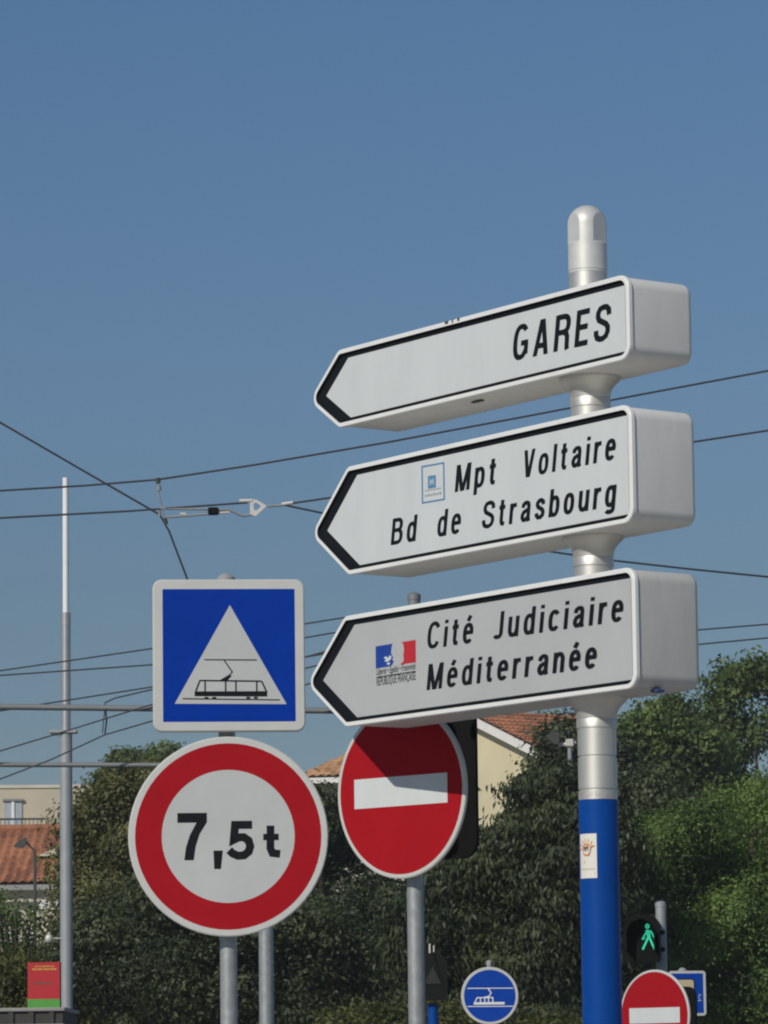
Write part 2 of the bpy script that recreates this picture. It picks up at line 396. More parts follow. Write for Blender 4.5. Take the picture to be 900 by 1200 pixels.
# cap: dome with four flat facets
p = MB(); seg = 96; rings = []; zc0, zf = L(zs), L(pz(287)); zd = L(ztop) - PR
fac = [R(-90 + q) for q in (46, -58, 140, 226)]
def rad(th, cl):
    r = PR
    if cl:
        for f_ in fac:
            c = math.cos(th - f_)
            if c > .1: r = min(r, PR * .86 / c)
    return r
prof = [(1, zc0, 0), (1, zc0 + .004, 0), (.965, zc0 + .005, 0), (.965, zc0 + .009, 0), (1, zc0 + .010, 0), (1, zf, 0), (1, zf + .006, 1), (1, zd, 1)] + [(math.cos(R(a)), zd + PR * math.sin(R(a)), 1) for a in range(6, 87, 6)]
for (k, z, cl) in prof:
    rings.append([(min(k * PR, rad(2*math.pi*j/seg, cl)) * math.cos(2*math.pi*j/seg), min(k * PR, rad(2*math.pi*j/seg, cl)) * math.sin(2*math.pi*j/seg), z) for j in range(seg)])
p.loft(rings, CAPM, True, True, False)
co = p.build('cap', post)
for pl in co.data.polygons: pl.use_smooth = False
# sticker wrapped round the blue tube
def onpole(u, v, r=PR + .0015):               # u: 0..1 across the sticker, v: 0..1 up
    a0, a1 = R(-90 - 70), R(-90 - 9.5); a = a0 + (a1 - a0) * u
    zz = L(pz(1030)) + v * (pz(978) - pz(1030))
    return (r * math.cos(a), r * math.sin(a), zz)
p = MB(); n = 14
p.add([onpole(i / n, v) for i in range(n + 1) for v in (0, 1)], [(2*i, 2*i+2, 2*i+3, 2*i+1) for i in range(n)], PAPER)
st = p.build('sticker', post)
def wrap(mb, pts, w, mt, r):
    q, f = strip(pts, w); mb.add([onpole(a.x, a.y, r) for a in q], f, mt)
p = MB()
sun_c = (.47, .64)
wrap(p, [(sun_c[0] + .24 * math.cos(R(a)), sun_c[1] + .125 * math.sin(R(a))) for a in range(-150, 200, 14)], .045, ORANGE, PR + .0022)
for a in range(20, 181, 26):
    c, s_ = math.cos(R(a)), math.sin(R(a)); wrap(p, [(sun_c[0] + .32*c, sun_c[1] + .165*s_), (sun_c[0] + .46*c, sun_c[1] + .25*s_)], .04, ORANGE, PR + .0024)
wrap(p, [(.60, .50), (.78, .74)], .035, BROWN, PR + .0026)
wrap(p, [(.32, .60), (.34, .68), (.41, .69), (.45, .61)], .05, BROWN, PR + .0028)
wrap(p, [(.45, .61), (.48, .69), (.56, .70), (.59, .62)], .05, BROWN, PR + .0030)
for i in range(7): wrap(p, [(.08 + i*.12, .205), (.16 + i*.12, .205)], .018, INKGREY, PR + .0024)
wrap(p, [(.05, .11), (.92, .11)], .035, PINK, PR + .0026)
wrap(p, [(.34, .33), (.36, .40)], .04, PINK, PR + .0026)
p.build('print', st)

SIGNS = []
def direction_sign(px_tr, py_top, py_bot, px_tip, px_c, label, pm=WHITE, cm=None):
    cm = cm or CASE
    ztp = at(px_tr, py_top, Y0).z; zbt = at(px_tr, py_bot, Y0).z; H = ztp - zbt
    o = empty('direction_sign', (POLE.x, POLE.y, zbt), PSI, label, 'direction sign', 'arrow signs on the tall pole')
    def lx(px, py):                           # pixel on the front plane -> local x, z
        d = ray(px, py); O = CORN; t = (O + B_ * .0105 - EYE).dot(B_) / d.dot(B_); P = EYE + d * t
        return Vector(((P - POLE).dot(A_), P.z - zbt))
    mid = (py_top + py_bot) / 2
    xr = S_END; xt = lx(px_tip, mid + 90)[0]; xc = lx(px_c, mid + 40)[0]
    pts = [(xr, 0), (xr, H), (xc, H), (xt, H * .44), (xc, 0)]
    rr = [.05, .05, .04, .045, .04]
    yf = -D / 2; PIN = [.032, .036, .060, .060, .031]       # printed border: wider along the arrow head
    def lp(d, y): return [(q.x, y, q.y) for q in inset_round(pts, d, rr)]
    c = MB(); c.loft([lp(.005, yf + .014), lp(.005, D/2 - .022), lp(.007, D/2 - .010), lp(.013, D/2 - .003), lp(.024, D/2)], cm, False, True, True)
    c.build('casing', o)
    a0, a1 = inset_round(pts, 0, rr), inset_round(pts, .0165, rr)
    r0 = inset_round(pts, .003, rr)
    b = MB(); b.ring(r0, a1, yf, RIM); b.add([(q.x, yf, q.y) for q in r0] + [(q.x, yf + .003, q.y) for q in a0], [(i, (i+1) % len(a0), len(a0) + (i+1) % len(a0), len(a0) + i) for i in range(len(a0))], RIM, True)
    b.wall(a0, yf + .003, yf + .016, RIM, True); b.ring(a0, inset_round(pts, .007, rr), yf + .016, RIM)
    b.build('rim', o)
    w = MB(); w.wall(a1, yf + .0005, yf + .012, RECESS, True); 
    w.ring(a1, inset_round(pts, PIN, rr), yf + .012, BLACK); w.build('border', o)
    f = MB(); f.flat(inset_round(pts, PIN, rr), yf + .0105, pm); f.wall(inset_round(pts, PIN, rr), yf + .0105, yf + .013, pm); f.build('panel', o)
    # flange under the sign and a clip seam in the rim
    fl = MB(); zz = -.010
    fl.lathe([(PR * 1.60, .012), (PR * 1.60, .0), (PR * 1.55, -.006), (PR * 1.32, -.020), (PR * 1.14, -.036), (PR * 1.05, -.052), (PR * 1.035, -.066), (PR * 1.012, -.068), (PR * 1.012, -.071), (PR * 1.03, -.073), (PR * 1.03, -.10)], SILVER, 48); fl.build('flange', o)
    s = MB(); s.box(-.004, .004, yf - .0015, yf + .02, H - .0165, H - .001, CASE); s.build('seam_clip', o); s = MB(); s.box(-.006, -.002, yf - .0015, yf + .02, .001, .0165, CASE)
    s.build('seam_clip', o)
    SIGNS.append(o)
    return o, lx, yf + .0105 - .0003, H
s1, lx1, yp1, H1 = direction_sign(735, 320, 420, 364.5, 399, 'single-line white arrow sign reading GARES, topmost of the three')
s2, lx2, yp2, H2 = direction_sign(739, 472.5, 611.5, 367, 410, 'white arrow sign reading Mpt Voltaire and Bd de Strasbourg, between two others')
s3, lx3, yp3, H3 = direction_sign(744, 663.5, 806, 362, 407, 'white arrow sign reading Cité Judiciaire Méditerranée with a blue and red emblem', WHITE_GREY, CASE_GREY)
b = MB()
for (px, w, h) in ((526, .016, .004), (533, .006, .006), (540, .010, .004)):
    q = lx1(px, 372 - (px - 533) * .25); b.box(q.x - w * .6, q.x + w * .6, -D/2 - .001, -D/2 + .012, H1 - .006 - h, H1 + .0006, LAMPDARK)
b.build('scuff', s1)
q = lx1(539, 480); b = MB(); b.box(q.x - .03, q.x + .03, -.06, -.045, -.002, .003, LAMPDARK); b.build('drain_slot', s1)
b = MB(); b.box(S_END - .05, S_END - .012, -.045, -.01, -.008, .002, mat('dull_blue', (.03, .07, .20), .6), .003); b.build('underside_blue_box', s3)  # small dull blue box on the underside, near the square end
def words(o, lx, yp, items, capm):
    for (s, x0, x1, yl, yr, xl, xrr, cap) in items:      # baseline given as a line through (xl,yl) and (xrr,yr)
        yy = lambda x: yl + (yr - yl) * (x - xl) / (xrr - xl)
        letter(MB(), s, lx(x0, yy(x0)), lx(x1, yy(x1)), cap, yp, BLACK).build('lettering', o)
cp = lambda px: px * K(14.3)
words(s1, lx1, yp1, [('GARES', 600, 713.5, 424, 398, 599, 714, cp(42.5))], 0)
words(s2, lx2, yp2, [('Mpt', 533, 580, 577, 538, 533, 721, cp(32.5)), ('Voltaire', 612, 720.5, 577, 538, 533, 721, cp(32.5)),
    ('Bd', 458, 487, 639, 592.5, 458, 722, cp(32.5)), ('de', 512, 539, 639, 592.5, 458, 722, cp(32.5)), ('Strasbourg', 564.5, 721, 639, 592.5, 458, 722, cp(32.5))], 0)
words(s3, lx3, yp3, [('Cité', 500, 553.5, 761, 727.5, 500, 730, cp(32.5)), ('Judiciaire', 577, 729.5, 761, 727.5, 500, 730, cp(32.5)), ('Méditerranée', 500, 698.5, 809, 782, 500, 700, cp(31.5))], 0)
# square blue notice on the middle sign
q0, q1 = lx2(494.5, 590.5), lx2(521.5, 586); hh = (lx2(494.5, 546) - q0).y
def uv(q0, q1, hh): return lambda u, v: (q0.x + (q1.x - q0.x) * u, q0.y + (q1.y - q0.y) * u + hh * v)
F = uv(q0, q1, hh); P4 = lambda F, x0, x1, y0, y1: [F(x0, y0), F(x1, y0), F(x1, y1), F(x0, y1)]
e = MB(); y = yp2
e.flat(P4(F, 0, 1, 0, 1), y + .0005, INKPALE)
for a in ((0, 1, 0, .045), (0, 1, .955, 1), (0, .06, .045, .955), (.94, 1, .045, .955)): e.flat(P4(F, *a), y - .0003, INKBLUE)
e.flat(P4(F, .28, .62, .37, .70), y - .0005, INKBLUE)
e.line([F(.37, .45), F(.39, .60), F(.45, .50), F(.51, .60), F(.53, .45)], .006, y - .001, INKPALE)
for a in ((.10, .22, .32, .62), (.66, .74, .34, .80), (.78, .88, .34, .70), (.30, .34, .72, .84)): e.flat(P4(F, *a), y - .0004, WHITE)
e.line([F(.15, .33), F(.85, .33)], .003, y - .0006, INKGREY)
for i in range(6): e.flat(P4(F, .14 + i*.125, .22 + i*.125, .17, .215 + .02 * (i % 2)), y - .0007, INKGREY)
e.build('emblem', s2)
# flag emblem on the lowest sign
q0, q1 = lx3(440.5, 783.5), lx3(487.5, 776); hh = (lx3(440.5, 757.5) - q0).y
F = uv(q0, q1, hh); e = MB(); y = yp3
e.flat([F(*q) for q in ((0, 0), (.34, 0), (.42, .06), (.45, .20), (.41, .30), (.44, .38), (.40, .50), (.385, .62), (.40, .80), (.42, 1), (0, 1))], y, FLAGBLUE)
e.flat([F(*q) for q in ((.60, 0), (1, 0), (1, 1), (.66, 1), (.70, .85), (.71, .62), (.69, .42), (.70, .26), (.69, .12))], y - .0002, FLAGRED)
e.flat([F(*q) for q in ((.22, .26), (.30, .22), (.38, .30), (.40, .44), (.34, .50), (.33, .38), (.26, .48), (.20, .42), (.26, .34))], y - .0005, WHITE)
e.flat([F(*q) for q in ((.27, .14), (.33, .06), (.37, .14), (.32, .20))], y - .0006, WHITE)
e.line([F(.02, -.40), F(.99, -.40)], .0035, y - .0004, BLACK)
em = e.build('flag_emblem', s3)
wd = (q1 - q0).x
m1 = bfont('Liberté • Égalité • Fraternité', wd * .97, 0, 0, 0, BLACK, 'motto', em, .25)
m2 = bfont('RÉPUBLIQUE FRANÇAISE', wd * .97, 0, 0, 0, BLACK, 'state_name', em)
sl = (q1 - q0).y / wd
for mo, v, kz in ((m1, -.30, 1.6), (m2, -.78, 1.9)):
    b0 = F(.02, v)
    for vv in mo.data.vertices: vv.co = (b0[0] + vv.co.x, yp3 - .0006, b0[1] + vv.co.z * kz + vv.co.x * sl)

# ------------------------------------------------------------------ plate signs
def post_obj(name, px, py_ref, Y, r, ztop, label, m=GALV, cat='post', cap=True):
    P = at(px, py_ref, Y); g0 = ground_z(Y)
    o = empty(name, (P.x, Y, g0), 0, label, cat)
    t = MB(); t.lathe([(r, 0), (r, ztop - g0)], m, 28); t.build('tube', o)
    c = MB(); c.lathe([(r + .003, ztop - g0 - .03), (r + .003, ztop - g0), (r * .6, ztop - g0 + .012), (.004, ztop - g0 + .016)], BACK if m is GALV else m, 24)
    if cap: c.build('cap', o)
    return o
def disc_plate(o, rad_, face, y=-.0, rimm=LISTEL, depth=.014):
    """flanged round plate; face adds the printed face at y"""
    pl = MB(); c0, c1 = circle(rad_), circle(rad_ - .004)
    pl.ring(c0, circle(rad_ - .012), depth, rimm); pl.wall(c0, .003, depth, rimm, True)
    pl.add([(q[0], .003, q[1]) for q in c0] + [(q[0], 0, q[1]) for q in c1], [(i, (i+1) % 64, 64 + (i+1) % 64, 64 + i) for i in range(64)], rimm, True)
    pl.flat(c1, .004, BACK); pl.wall(circle(rad_ - .012), .005, depth, BACK, True)
    pl.build('plate', o)
    f = MB(); face(f, rad_ - .004); return f.build('face', o)
def brackets(o, zs_, w, r, y=.026):
    for z in zs_:
        b = MB(); b.box(-w, w, y - .02, y + .012, z - .02, z + .02, STEELDULL); b.box(-r - .012, r + .012, y + .010, y + .012 + 2 * r, z - .018, z + .018, STEELDULL); b.build('bracket', o)

# --- square tram crossing sign + 7.5 t weight limit, on one galvanised post
YD = 13.5; rp = 20 / 2 * K(YD)
P = at(268, 980, YD)
po = post_obj('sign_post', 268, 1150, YD + .075, rp, at(265, 674, YD).z, 'galvanised steel post holding the square tram sign and the 7,5t disc')
k = K(YD)
c = at(267.5, 980, YD)
o = empty('weight_limit_sign', (c.x, YD, c.z), R(2.5), 'round red and white sign reading 7,5t beneath the square tram sign', 'road sign')
RW = 117 * k
def face7(f, r):
    f.ring(circle(r), circle(RW - 8 * k), 0, LISTEL); f.ring(circle(RW - 8 * k), circle(RW * .665), 0, SHEET_RED); f.flat(circle(RW * .665), 0, SHEET_WHITE)
disc_plate(o, RW, face7)
Z3 = lambda x, y_: ((x / 2.5536 + 140 - 267.5) * k, (980 - (y_ / 2.5536 + 650)) * k)
f = MB()
f.flat([Z3(*q) for q in ((174, 772), (262, 772), (262, 800), (240, 835), (228, 872), (222, 913), (194, 913), (199, 875), (211, 838), (231, 801), (174, 801))], -.0006, BLACK)
f.flat([Z3(*q) for q in ((281, 885), (309, 885), (303, 940), (283, 940))], -.0006, BLACK)
f.line([Z3(*q) for q in ((397, 809), (346, 809), (342, 853), (356, 846), (372, 846), (386, 856), (391, 873), (386, 889), (372, 900), (354, 901), (338, 894), (328, 884))], 24 / 2.5536 * k, -.0006, BLACK)
f.line([Z3(*q) for q in ((452, 812), (451, 880), (457, 894), (480, 897))], 23 / 2.5536 * k, -.0006, BLACK)
f.line([Z3(*q) for q in ((430, 846), (476, 846))], 19 / 2.5536 * k, -.0008, BLACK)
f.build('lettering', o)
brackets(o, (-.2, .2), .12, rp)

c = at(268.5, 768, YD)
o = empty('tram_crossing_sign', (c.x, YD - .004, c.z), R(5), 'square blue sign with a tram inside a white triangle', 'road sign')
hw, hh = 89.5 * k, 90 * k
sq = [(-hw, -hh), (hw, -hh), (hw, hh), (-hw, hh)]
pl = MB(); c0, c1, c2 = inset_round(sq, 0, .03), inset_round(sq, .004, .03), inset_round(sq, .014, .03)
nn = len(c0)
pl.add([(q.x, .004, q.y) for q in c0] + [(q.x, 0, q.y) for q in c1], [(i, (i+1) % nn, nn + (i+1) % nn, nn + i) for i in range(nn)], LISTEL, True)
pl.wall(c0, .004, .03, LISTEL, True); pl.ring(c0, c2, .03, LISTEL); pl.flat(c1, .004, BACK); pl.wall(c2, .005, .03, BACK); pl.build('plate', o)
f = MB(); cb = inset_round(sq, 11.5 * k, .032); f.ring(c1, cb, 0, LISTEL); f.flat(cb, 0, SHEET_BLUE); f.build('face', o)
Z8 = lambda x, y_: ((x / 5.625 + 190 - 268.5) * k, (768 - (y_ / 5.625 + 700)) * k)
f = MB(); f.flat([Z8(80, 703), Z8(820, 709), Z8(449, 48)], -.0006, SHEET_WHITE)
L8 = lambda pts, w, yy: f.line([Z8(*q) for q in pts], w / 5.625 * k, yy, BLACK)
L8([(278, 412), (625, 415)], 8, -.0010); L8([(410, 418), (462, 494), (438, 522)], 8, -.0011)
f.flat([Z8(*q) for q in ((382, 546), (440, 512), (458, 520), (430, 549))], -.0012, BLACK)
L8([(132, 670), (775, 681)], 8, -.0010)
f.flat([Z8(*q) for q in ((212, 630), (216, 622), (688, 622), (692, 630), (692, 658), (212, 654))], -.0010, BLACK)
L8([(216, 632), (246, 552), (252, 550), (650, 556), (658, 560), (690, 632)], 10, -.0013)
for x in (281, 417, 485, 623): L8([(x, 552), (x, 630)], 9, -.0016)
for x in (290, 342, 566, 616): L8([(x - 13, 665), (x + 13, 666)], 12, -.0014)
f.build('tram_symbol', o)
brackets(o, (-.15, .12), .1, rp)

# --- the no entry signs
def no_entry(cx, cy, Y, rpx, psi, label, edge=.05):
    c = at(cx, cy, Y); rr = rpx * K(Y)
    o = empty('no_entry_sign', (c.x, Y, c.z), psi, label, 'road sign', 'red no entry signs')
    disc_plate(o, rr, lambda f, r: (f.ring(circle(r), circle(rr * (1 - edge)), 0, LISTEL), f.flat(circle(rr * (1 - edge)), 0, RED)))
    b = MB(); bw, bh = rr * .725, rr * .17; b.flat([(-bw, -bh), (bw, -bh), (bw, bh), (-bw, bh)], -.0008, WHITE); b.build('bar', o)
    return o, c, rr
YN = 15.45
o, c, rr = no_entry(469.3, 927, YN, 102.5, R(-43), 'large red no entry sign crossed by the shadow of the lowest arrow sign')
brackets(o, (-.15, .12), .1, 9.5 * K(YN))
pb = Vector((math.sin(R(43)), math.cos(R(43)), 0)) * .085
post_obj('sign_post', 487, 1100, YN + pb.y, 9.5 * K(YN), at(487, 850, YN).z, 'grey steel post under the large no entry sign')
o, c, rr = no_entry(767, 1190, 29.7, 53, R(-44), 'small red no entry sign below the green walking man signal')
brackets(o, (-.12, .12), .1, .03)

def backplate_light(px, py_t, py_b, hwpx, Y, psi, label, postr=.022, dx=0):
    c = at(px, (py_t + py_b) / 2, Y); k = K(Y); hw, hh = hwpx * k / math.cos(psi), (py_b - py_t) / 2 * k
    base = empty('traffic_light', (c.x, Y, ground_z(Y)), psi, label, 'traffic light', 'traffic lights seen from behind')
    zc = c.z - ground_z(Y)
    q = inset_round([(-hw, zc-hh), (hw, zc-hh), (hw, zc+hh), (-hw, zc+hh)], 0, .07)
    m_ = MB(); m_.loft([[(v.x, y, v.y) for v in q] for y in (0, .02)], MATTBLACK); m_.build('backplate', base)
    m_ = MB(); m_.box(-.07, .07, -.10, -.001, zc - hh * .8, zc + hh * .8, MATTBLACK, .02); m_.build('housing', base)
    for i in (-1, 0, 1):
        m_ = MB(); zz = zc + i * hh * .52; m_.tube([(0, .021, zz), (0, .05, zz)], hh * .22, LEDDIM, 24); m_.build('lamp', base)
    m_ = MB(); m_.lathe([(postr, 0), (postr, zc + hh * .9)], MATTBLACK, 24, (-.035, -.145)); m_.build('post', base)
    return base
backplate_light(516, 826, 1007, 41, 16.3, R(-30), 'black backing board of a traffic light behind the large no entry sign')
backplate_light(795, 1157, 1245, 20, 30.6, R(-30), 'black backing board of a traffic light behind the small no entry sign')

# --- grey posts standing behind
post_obj('steel_post', 312, 1130, 24, 8.6 * K(24), at(312, 880, 24).z, 'bare galvanised post behind the 7,5t disc, ending under the square sign')
YM = 24.0
mz = at(486, 697, YM).z
mast = post_obj('catenary_mast', 486, 760, YM, 7.3 * K(YM), mz, 'slim grey mast whose tip shows above the lowest arrow sign', TUBEG, 'mast')
def world_part(mb, name, root):                # geometry given in world coordinates
    o = mb.build(name, root); o.location = tuple(-root.location[i] for i in range(3)); return o
t = MB(); a, b = at(-700, 820, YM), at(486, 834, YM); t.tube([a, b], 3.6 * K(YM), TUBEG, 14); arm1 = world_part(t, 'cross_arm', mast)
t = MB(); b = at(123, 829.5, YM)
t.tube([b + Vector((0, 0, .02)), at(125, 844, YM - .05), at(123, 860, YM - .2)], .005, CABLE, 6); t.tube([b, at(120, 859, YM - .2)], .003, CABLE, 6); world_part(t, 'dropper', mast)
post2 = [o for o in bpy.data.objects if o.name.startswith('steel_post')][0]
t = MB(); a, b = at(-700, 894, 24), at(312, 897, 24); t.tube([a, b], 2.9 * K(24), TUBEG, 14); world_part(t, 'cross_arm', post2)

# --- small blue tram disc
YT = 36.0; k = K(YT); c = at(574, 1167, YT)
o = empty('tram_lane_sign', (c.x, YT, c.z), R(3), 'small round blue sign with a white tram among the trees', 'road sign')
RB = 33.5 * k
disc_plate(o, RB, lambda f, r: (f.ring(circle(r), circle(RB * .90), 0, LISTEL), f.flat(circle(RB * .90), 0, BLUE)))
ZT = lambda x, y_: ((x / 6.923 + 490 - 574) * k, (1167 - (y_ / 6.923 + 1100)) * k)
f = MB(); LT = lambda pts, w, yy: f.line([ZT(*q) for q in pts], w / 6.923 * k, yy, RIM)
LT([(400, 402), (772, 404)], 7, -.002); LT([(400, 547), (770, 549)], 7, -.002)
LT([(568, 405), (592, 440), (575, 468), (540, 474)], 9, -.0024)
f.flat([ZT(*q) for q in ((450, 514), (700, 514), (700, 534), (450, 534))], -.0026, RIM)
LT([(458, 520), (478, 478), (605, 478), (605, 520)], 9, -.003)
for x in (505, 540, 570): LT([(x, 478), (x, 516)], 9, -.0034)
f.build('tram_symbol', o)
post_obj('sign_post', 573.5, 1150, YT + .06, 3 * k, at(573, 1127, YT).z, 'thin post behind the small round blue tram sign')

# --- blue board with beige plate
YC = 33; k = K(YC); c = at(806, 1164, YC)
o = empty('information_sign', (c.x, YC, c.z), R(12), 'blue rectangular board with white edge and beige inset behind the small no entry sign', 'road sign')
hw, hh = 22 * k, 26 * k; sq = [(-hw, -hh), (hw, -hh), (hw, hh), (-hw, hh)]
f = MB(); c0 = inset_round(sq, 0, .025); f.wall(c0, 0, .025, LISTEL); f.flat(c0, .025, BACK); f.ring(c0, inset_round(sq, 3 * k, .025), 0, LISTEL); f.flat(inset_round(sq, 3 * k, .025), 0, BLUE); f.build('board', o)
sq2 = [(-16 * k, -30 * k), (8.5 * k, -30 * k), (8.5 * k, 17 * k), (-16 * k, 17 * k)]
f = MB(); c0 = inset_round(sq2, 0, .03); f.ring(c0, inset_round(sq2, 1.3 * k, .03), -.004, BLACK); f.flat(inset_round(sq2, 1.3 * k, .03), -.004, BEIGEPLATE)
for i, w in enumerate((3.5, 2.5, 4)): f.flat([(-3 * k, (6 - i * 2.4) * k), ((-3 + w) * k, (6 - i * 2.4) * k), ((-3 + w) * k, (7.2 - i * 2.4) * k), (-3 * k, (7.2 - i * 2.4) * k)], -.006, BLACK)
f.build('inset_plate', o)
f = MB()
for i in range(4): f.flat([((12 + i % 2) * k, (-9 + i * 2.2) * k), ((16 - i % 3) * k, (-9 + i * 2.2) * k), ((16 - i % 3) * k, (-8 + i * 2.2) * k), ((12 + i % 2) * k, (-8 + i * 2.2) * k)], -.002, INKPALE)
f.build('print', o)
post_obj('sign_post', 800, 1150, YC + .08, .03, at(800, 1136, YC).z, 'thin post behind the blue rectangular board')

# --- pedestrian signal
YP = 31.6; k = K(YP)
pp = post_obj('signal_post', 775, 1100, YP + .18, 6.2 * k, at(773, 1057, YP).z, 'light grey post beside the green walking man signal', MASTGREY)
c = at(752, 1100, YP)
o = empty('pedestrian_signal', (c.x, YP, c.z), R(-8), 'black pedestrian signal showing a lit green walking man', 'pedestrian signal')
q = inset_round([(-21 * k, -27 * k), (20 * k, -27 * k), (20 * k, 27 * k), (-21 * k, 27 * k)], 0, [.03, .07, .07, .03])
q = round_poly([(20 * k, -27 * k), (20 * k, 27 * k), (-21 * k, 27 * k), (-21 * k, -27 * k)][::1], [.03, .08, .08, .03])
f = MB(); f.loft([[(v.x, y, v.y) for v in q] for y in (.0, .16)], MATTBLACK); f.build('housing', o)
f = MB(); a = [(.105 * math.cos(R(t)) - .002, .03 + .118 * math.sin(R(t))) for t in range(0, 181, 10)]; a = [(a[0][0], -.10)] + a + [(a[-1][0], -.10)]
n = len(a); f.add([(x, .0, z) for x, z in a] + [(x * .98, -.13, z * .97) for x, z in a], [(j, j+1, n+j+1, n+j) for j in range(n-1)], MATTBLACK, True); f.build('visor', o)
ZP = lambda x, y_: ((x / 7.5 + 720 - 752) * k, (1100 - (y_ / 7.5 + 1050)) * k)
f = MB(); dots = []
def dotline(p0, p1, n): 
    for i in range(n): t_ = i / max(1, n - 1); dots.append((p0[0] + (p1[0]-p0[0])*t_, p0[1] + (p1[1]-p0[1])*t_))
for i in range(9): dots.append((292 + 15 * math.cos(R(i * 40)), 268 + 17 * math.sin(R(i * 40))))
dots.append((292, 268))
for l_ in (((280, 305), (300, 305), 3), ((286, 318), (318, 312), 4), ((288, 332), (316, 328), 4), ((290, 345), (314, 345), 4), ((292, 358), (314, 358), 4), ((280, 322), (246, 378), 7), ((320, 308), (338, 340), 5), ((340, 345), (352, 386), 6), ((268, 368), (258, 380), 2),
           ((298, 372), (252, 468), 12), ((290, 372), (246, 462), 10), ((306, 372), (348, 470), 12), ((314, 370), (354, 464), 10)): dotline(*l_)
for d in dots:
    x, z = ZP(*d); f.flat(circle(.0050, 8, (x, z)), -.004, LED)
f.build('walking_man', o)
f = MB(); f.tube([(.08, .08, .05), (at(775, 1100, YP).x - c.x, .18, .05)], .02, MATTBLACK); f.tube([(.08, .08, -.08), (at(775, 1100, YP).x - c.x, .18, -.08)], .02, MATTBLACK); f.build('bracket', o)

# --- tram signal on its blue post
YS = 30; k = K(YS); c = at(507, 1150, YS)
o = empty('tram_signal', (c.x, YS, 0), 0, 'dark signal box with a faint triangle on a short blue post', 'signal')
t = MB(); t.lathe([(6 * k, 0), (6 * k, at(505, 1176, YS).z)], POLEBLUE, 24, (0, .05)); t.build('post', o)
zt, z0 = at(507, 1116, YS).z, at(507, 1172, YS).z
q = round_poly([(17 * k, z0), (17 * k, zt), (-14 * k, zt), (-14 * k, z0)], [.03, .1, .1, .03])
SIGBOX = mat('signal_box_grey', (.012, .013, .012), .65, vary=.2, spec=.1)
t = MB(); t.loft([[(v.x, y, v.y) for v in q] for y in (-.05, .12)], SIGBOX); t.build('housing', o)
zm = (zt + z0) / 2
t = MB(); t.flat([(-10 * k, zm - 9 * k), (10 * k, zm - 9 * k), (0 * k, zm + 11 * k)], -.056, mat('triangle_lens_grey', (.035, .036, .034), .5, spec=.2)); t.build('triangle_lens', o)
t = MB(); t.box(-4 * k, -2 * k, .0, .02, zt - .02, zt + 10 * k, PALEMETAL); t.build('bracket', o); t = MB(); t.box(1 * k, 2.5 * k, .0, .02, zt - .02, zt + 8 * k, PALEMETAL); t.build('bracket', o)

# ------------------------------------------------------------------ left mast
YL = 42; k = K(YL); c = at(78, 1190, YL)
o = empty('lighting_mast', (c.x, YL, 0), 0, 'tall slender mast with white tip and grey foot beside the red board', 'mast')
zA, zB, zC = at(78, 560, YL).z, at(78, 718, YL).z, at(78, 858, YL).z
t = MB(); t.lathe([(7.3 * k, 0), (7.3 * k, zC)], MASTGREY, 28); t.build('lower_tube', o)
t = MB(); t.lathe([(5.6 * k, zC + .001), (5.6 * k, zB - .14), (5.9 * k, zB - .139), (5.9 * k, zB)], MASTMETAL, 28); t.build('middle_tube', o)
t = MB(); t.lathe([(3.6 * k, zB + .001), (3.6 * k, zA)], MASTWHITE, 24); t.build('white_tip', o)
t = MB(); t.box(-19 * k, 13 * k, -.08, .10, zC - .012, zC + .02, MASTGREY, .005); t.box(-18 * k, -9 * k, -.05, .05, zC - .03, zC - .013, MASTGREY); t.build('collar_plate', o)
zd = at(57, 1100, YL).z
t = MB(); pr = [(.04 * math.cos(R(a)) + .0005, zd + .045 * math.sin(R(a))) for a in range(-90, 91, 15)]; t.lathe(pr, PALEMETAL, 20, (-20 * k, -.05)); t.build('dome', o)
t = MB(); t.tube([(-16 * k, -.05, zd), (0, -.02, zd)], .008, PALEMETAL); t.build('bracket', o)

# ------------------------------------------------------------------ overhead wires
YW = 30.0
def cable(label, pts, r=.0075, m=CABLE, sag=0):
    base = Vector(pts[0]); b = MB(); b.tube([Vector(p_) - base for p_ in pts], r, m, 8)
    return tag(b.build('overhead_wire', None, base), label, 'overhead wire', 'overhead wires')
def curve(pxs, Y, n=1):
    return [at(x, y, Y) for x, y in pxs]
cable('black span wire crossing the sky and passing behind the gap under GARES', curve([(-1200, 650), (-400, 604), (0, 575), (100, 569), (185, 562), (300, 544.5), (450, 519), (600, 491), (750, 462.5), (900, 434.5), (1200, 376), (2200, 180)], YW))
cable('black wire running to the triangular plate and on behind Mpt Voltaire', curve([(-1200, 670), (0, 607), (150, 599), (290, 589)], YW))
cable('black wire leaving the tensioner, reappearing below the end of GARES', curve([(334, 591), (385, 583.5), (600, 550), (815, 517.5), (900, 504.5), (1200, 455), (2200, 280)], YW))
cable('wire from the tensioner that descends behind the lowest arrow sign', curve([(334, 592), (372, 600), (500, 624), (663, 649), (720, 657), (810, 667), (900, 676), (1200, 700), (2200, 760)], YW))
cable('oblique wire falling from the upper sky to the tensioner and square sign', curve([(-1200, -160), (0, 495), (100, 553), (187, 603), (198, 622), (217, 672), (250, 760), (272, 832)], YW))
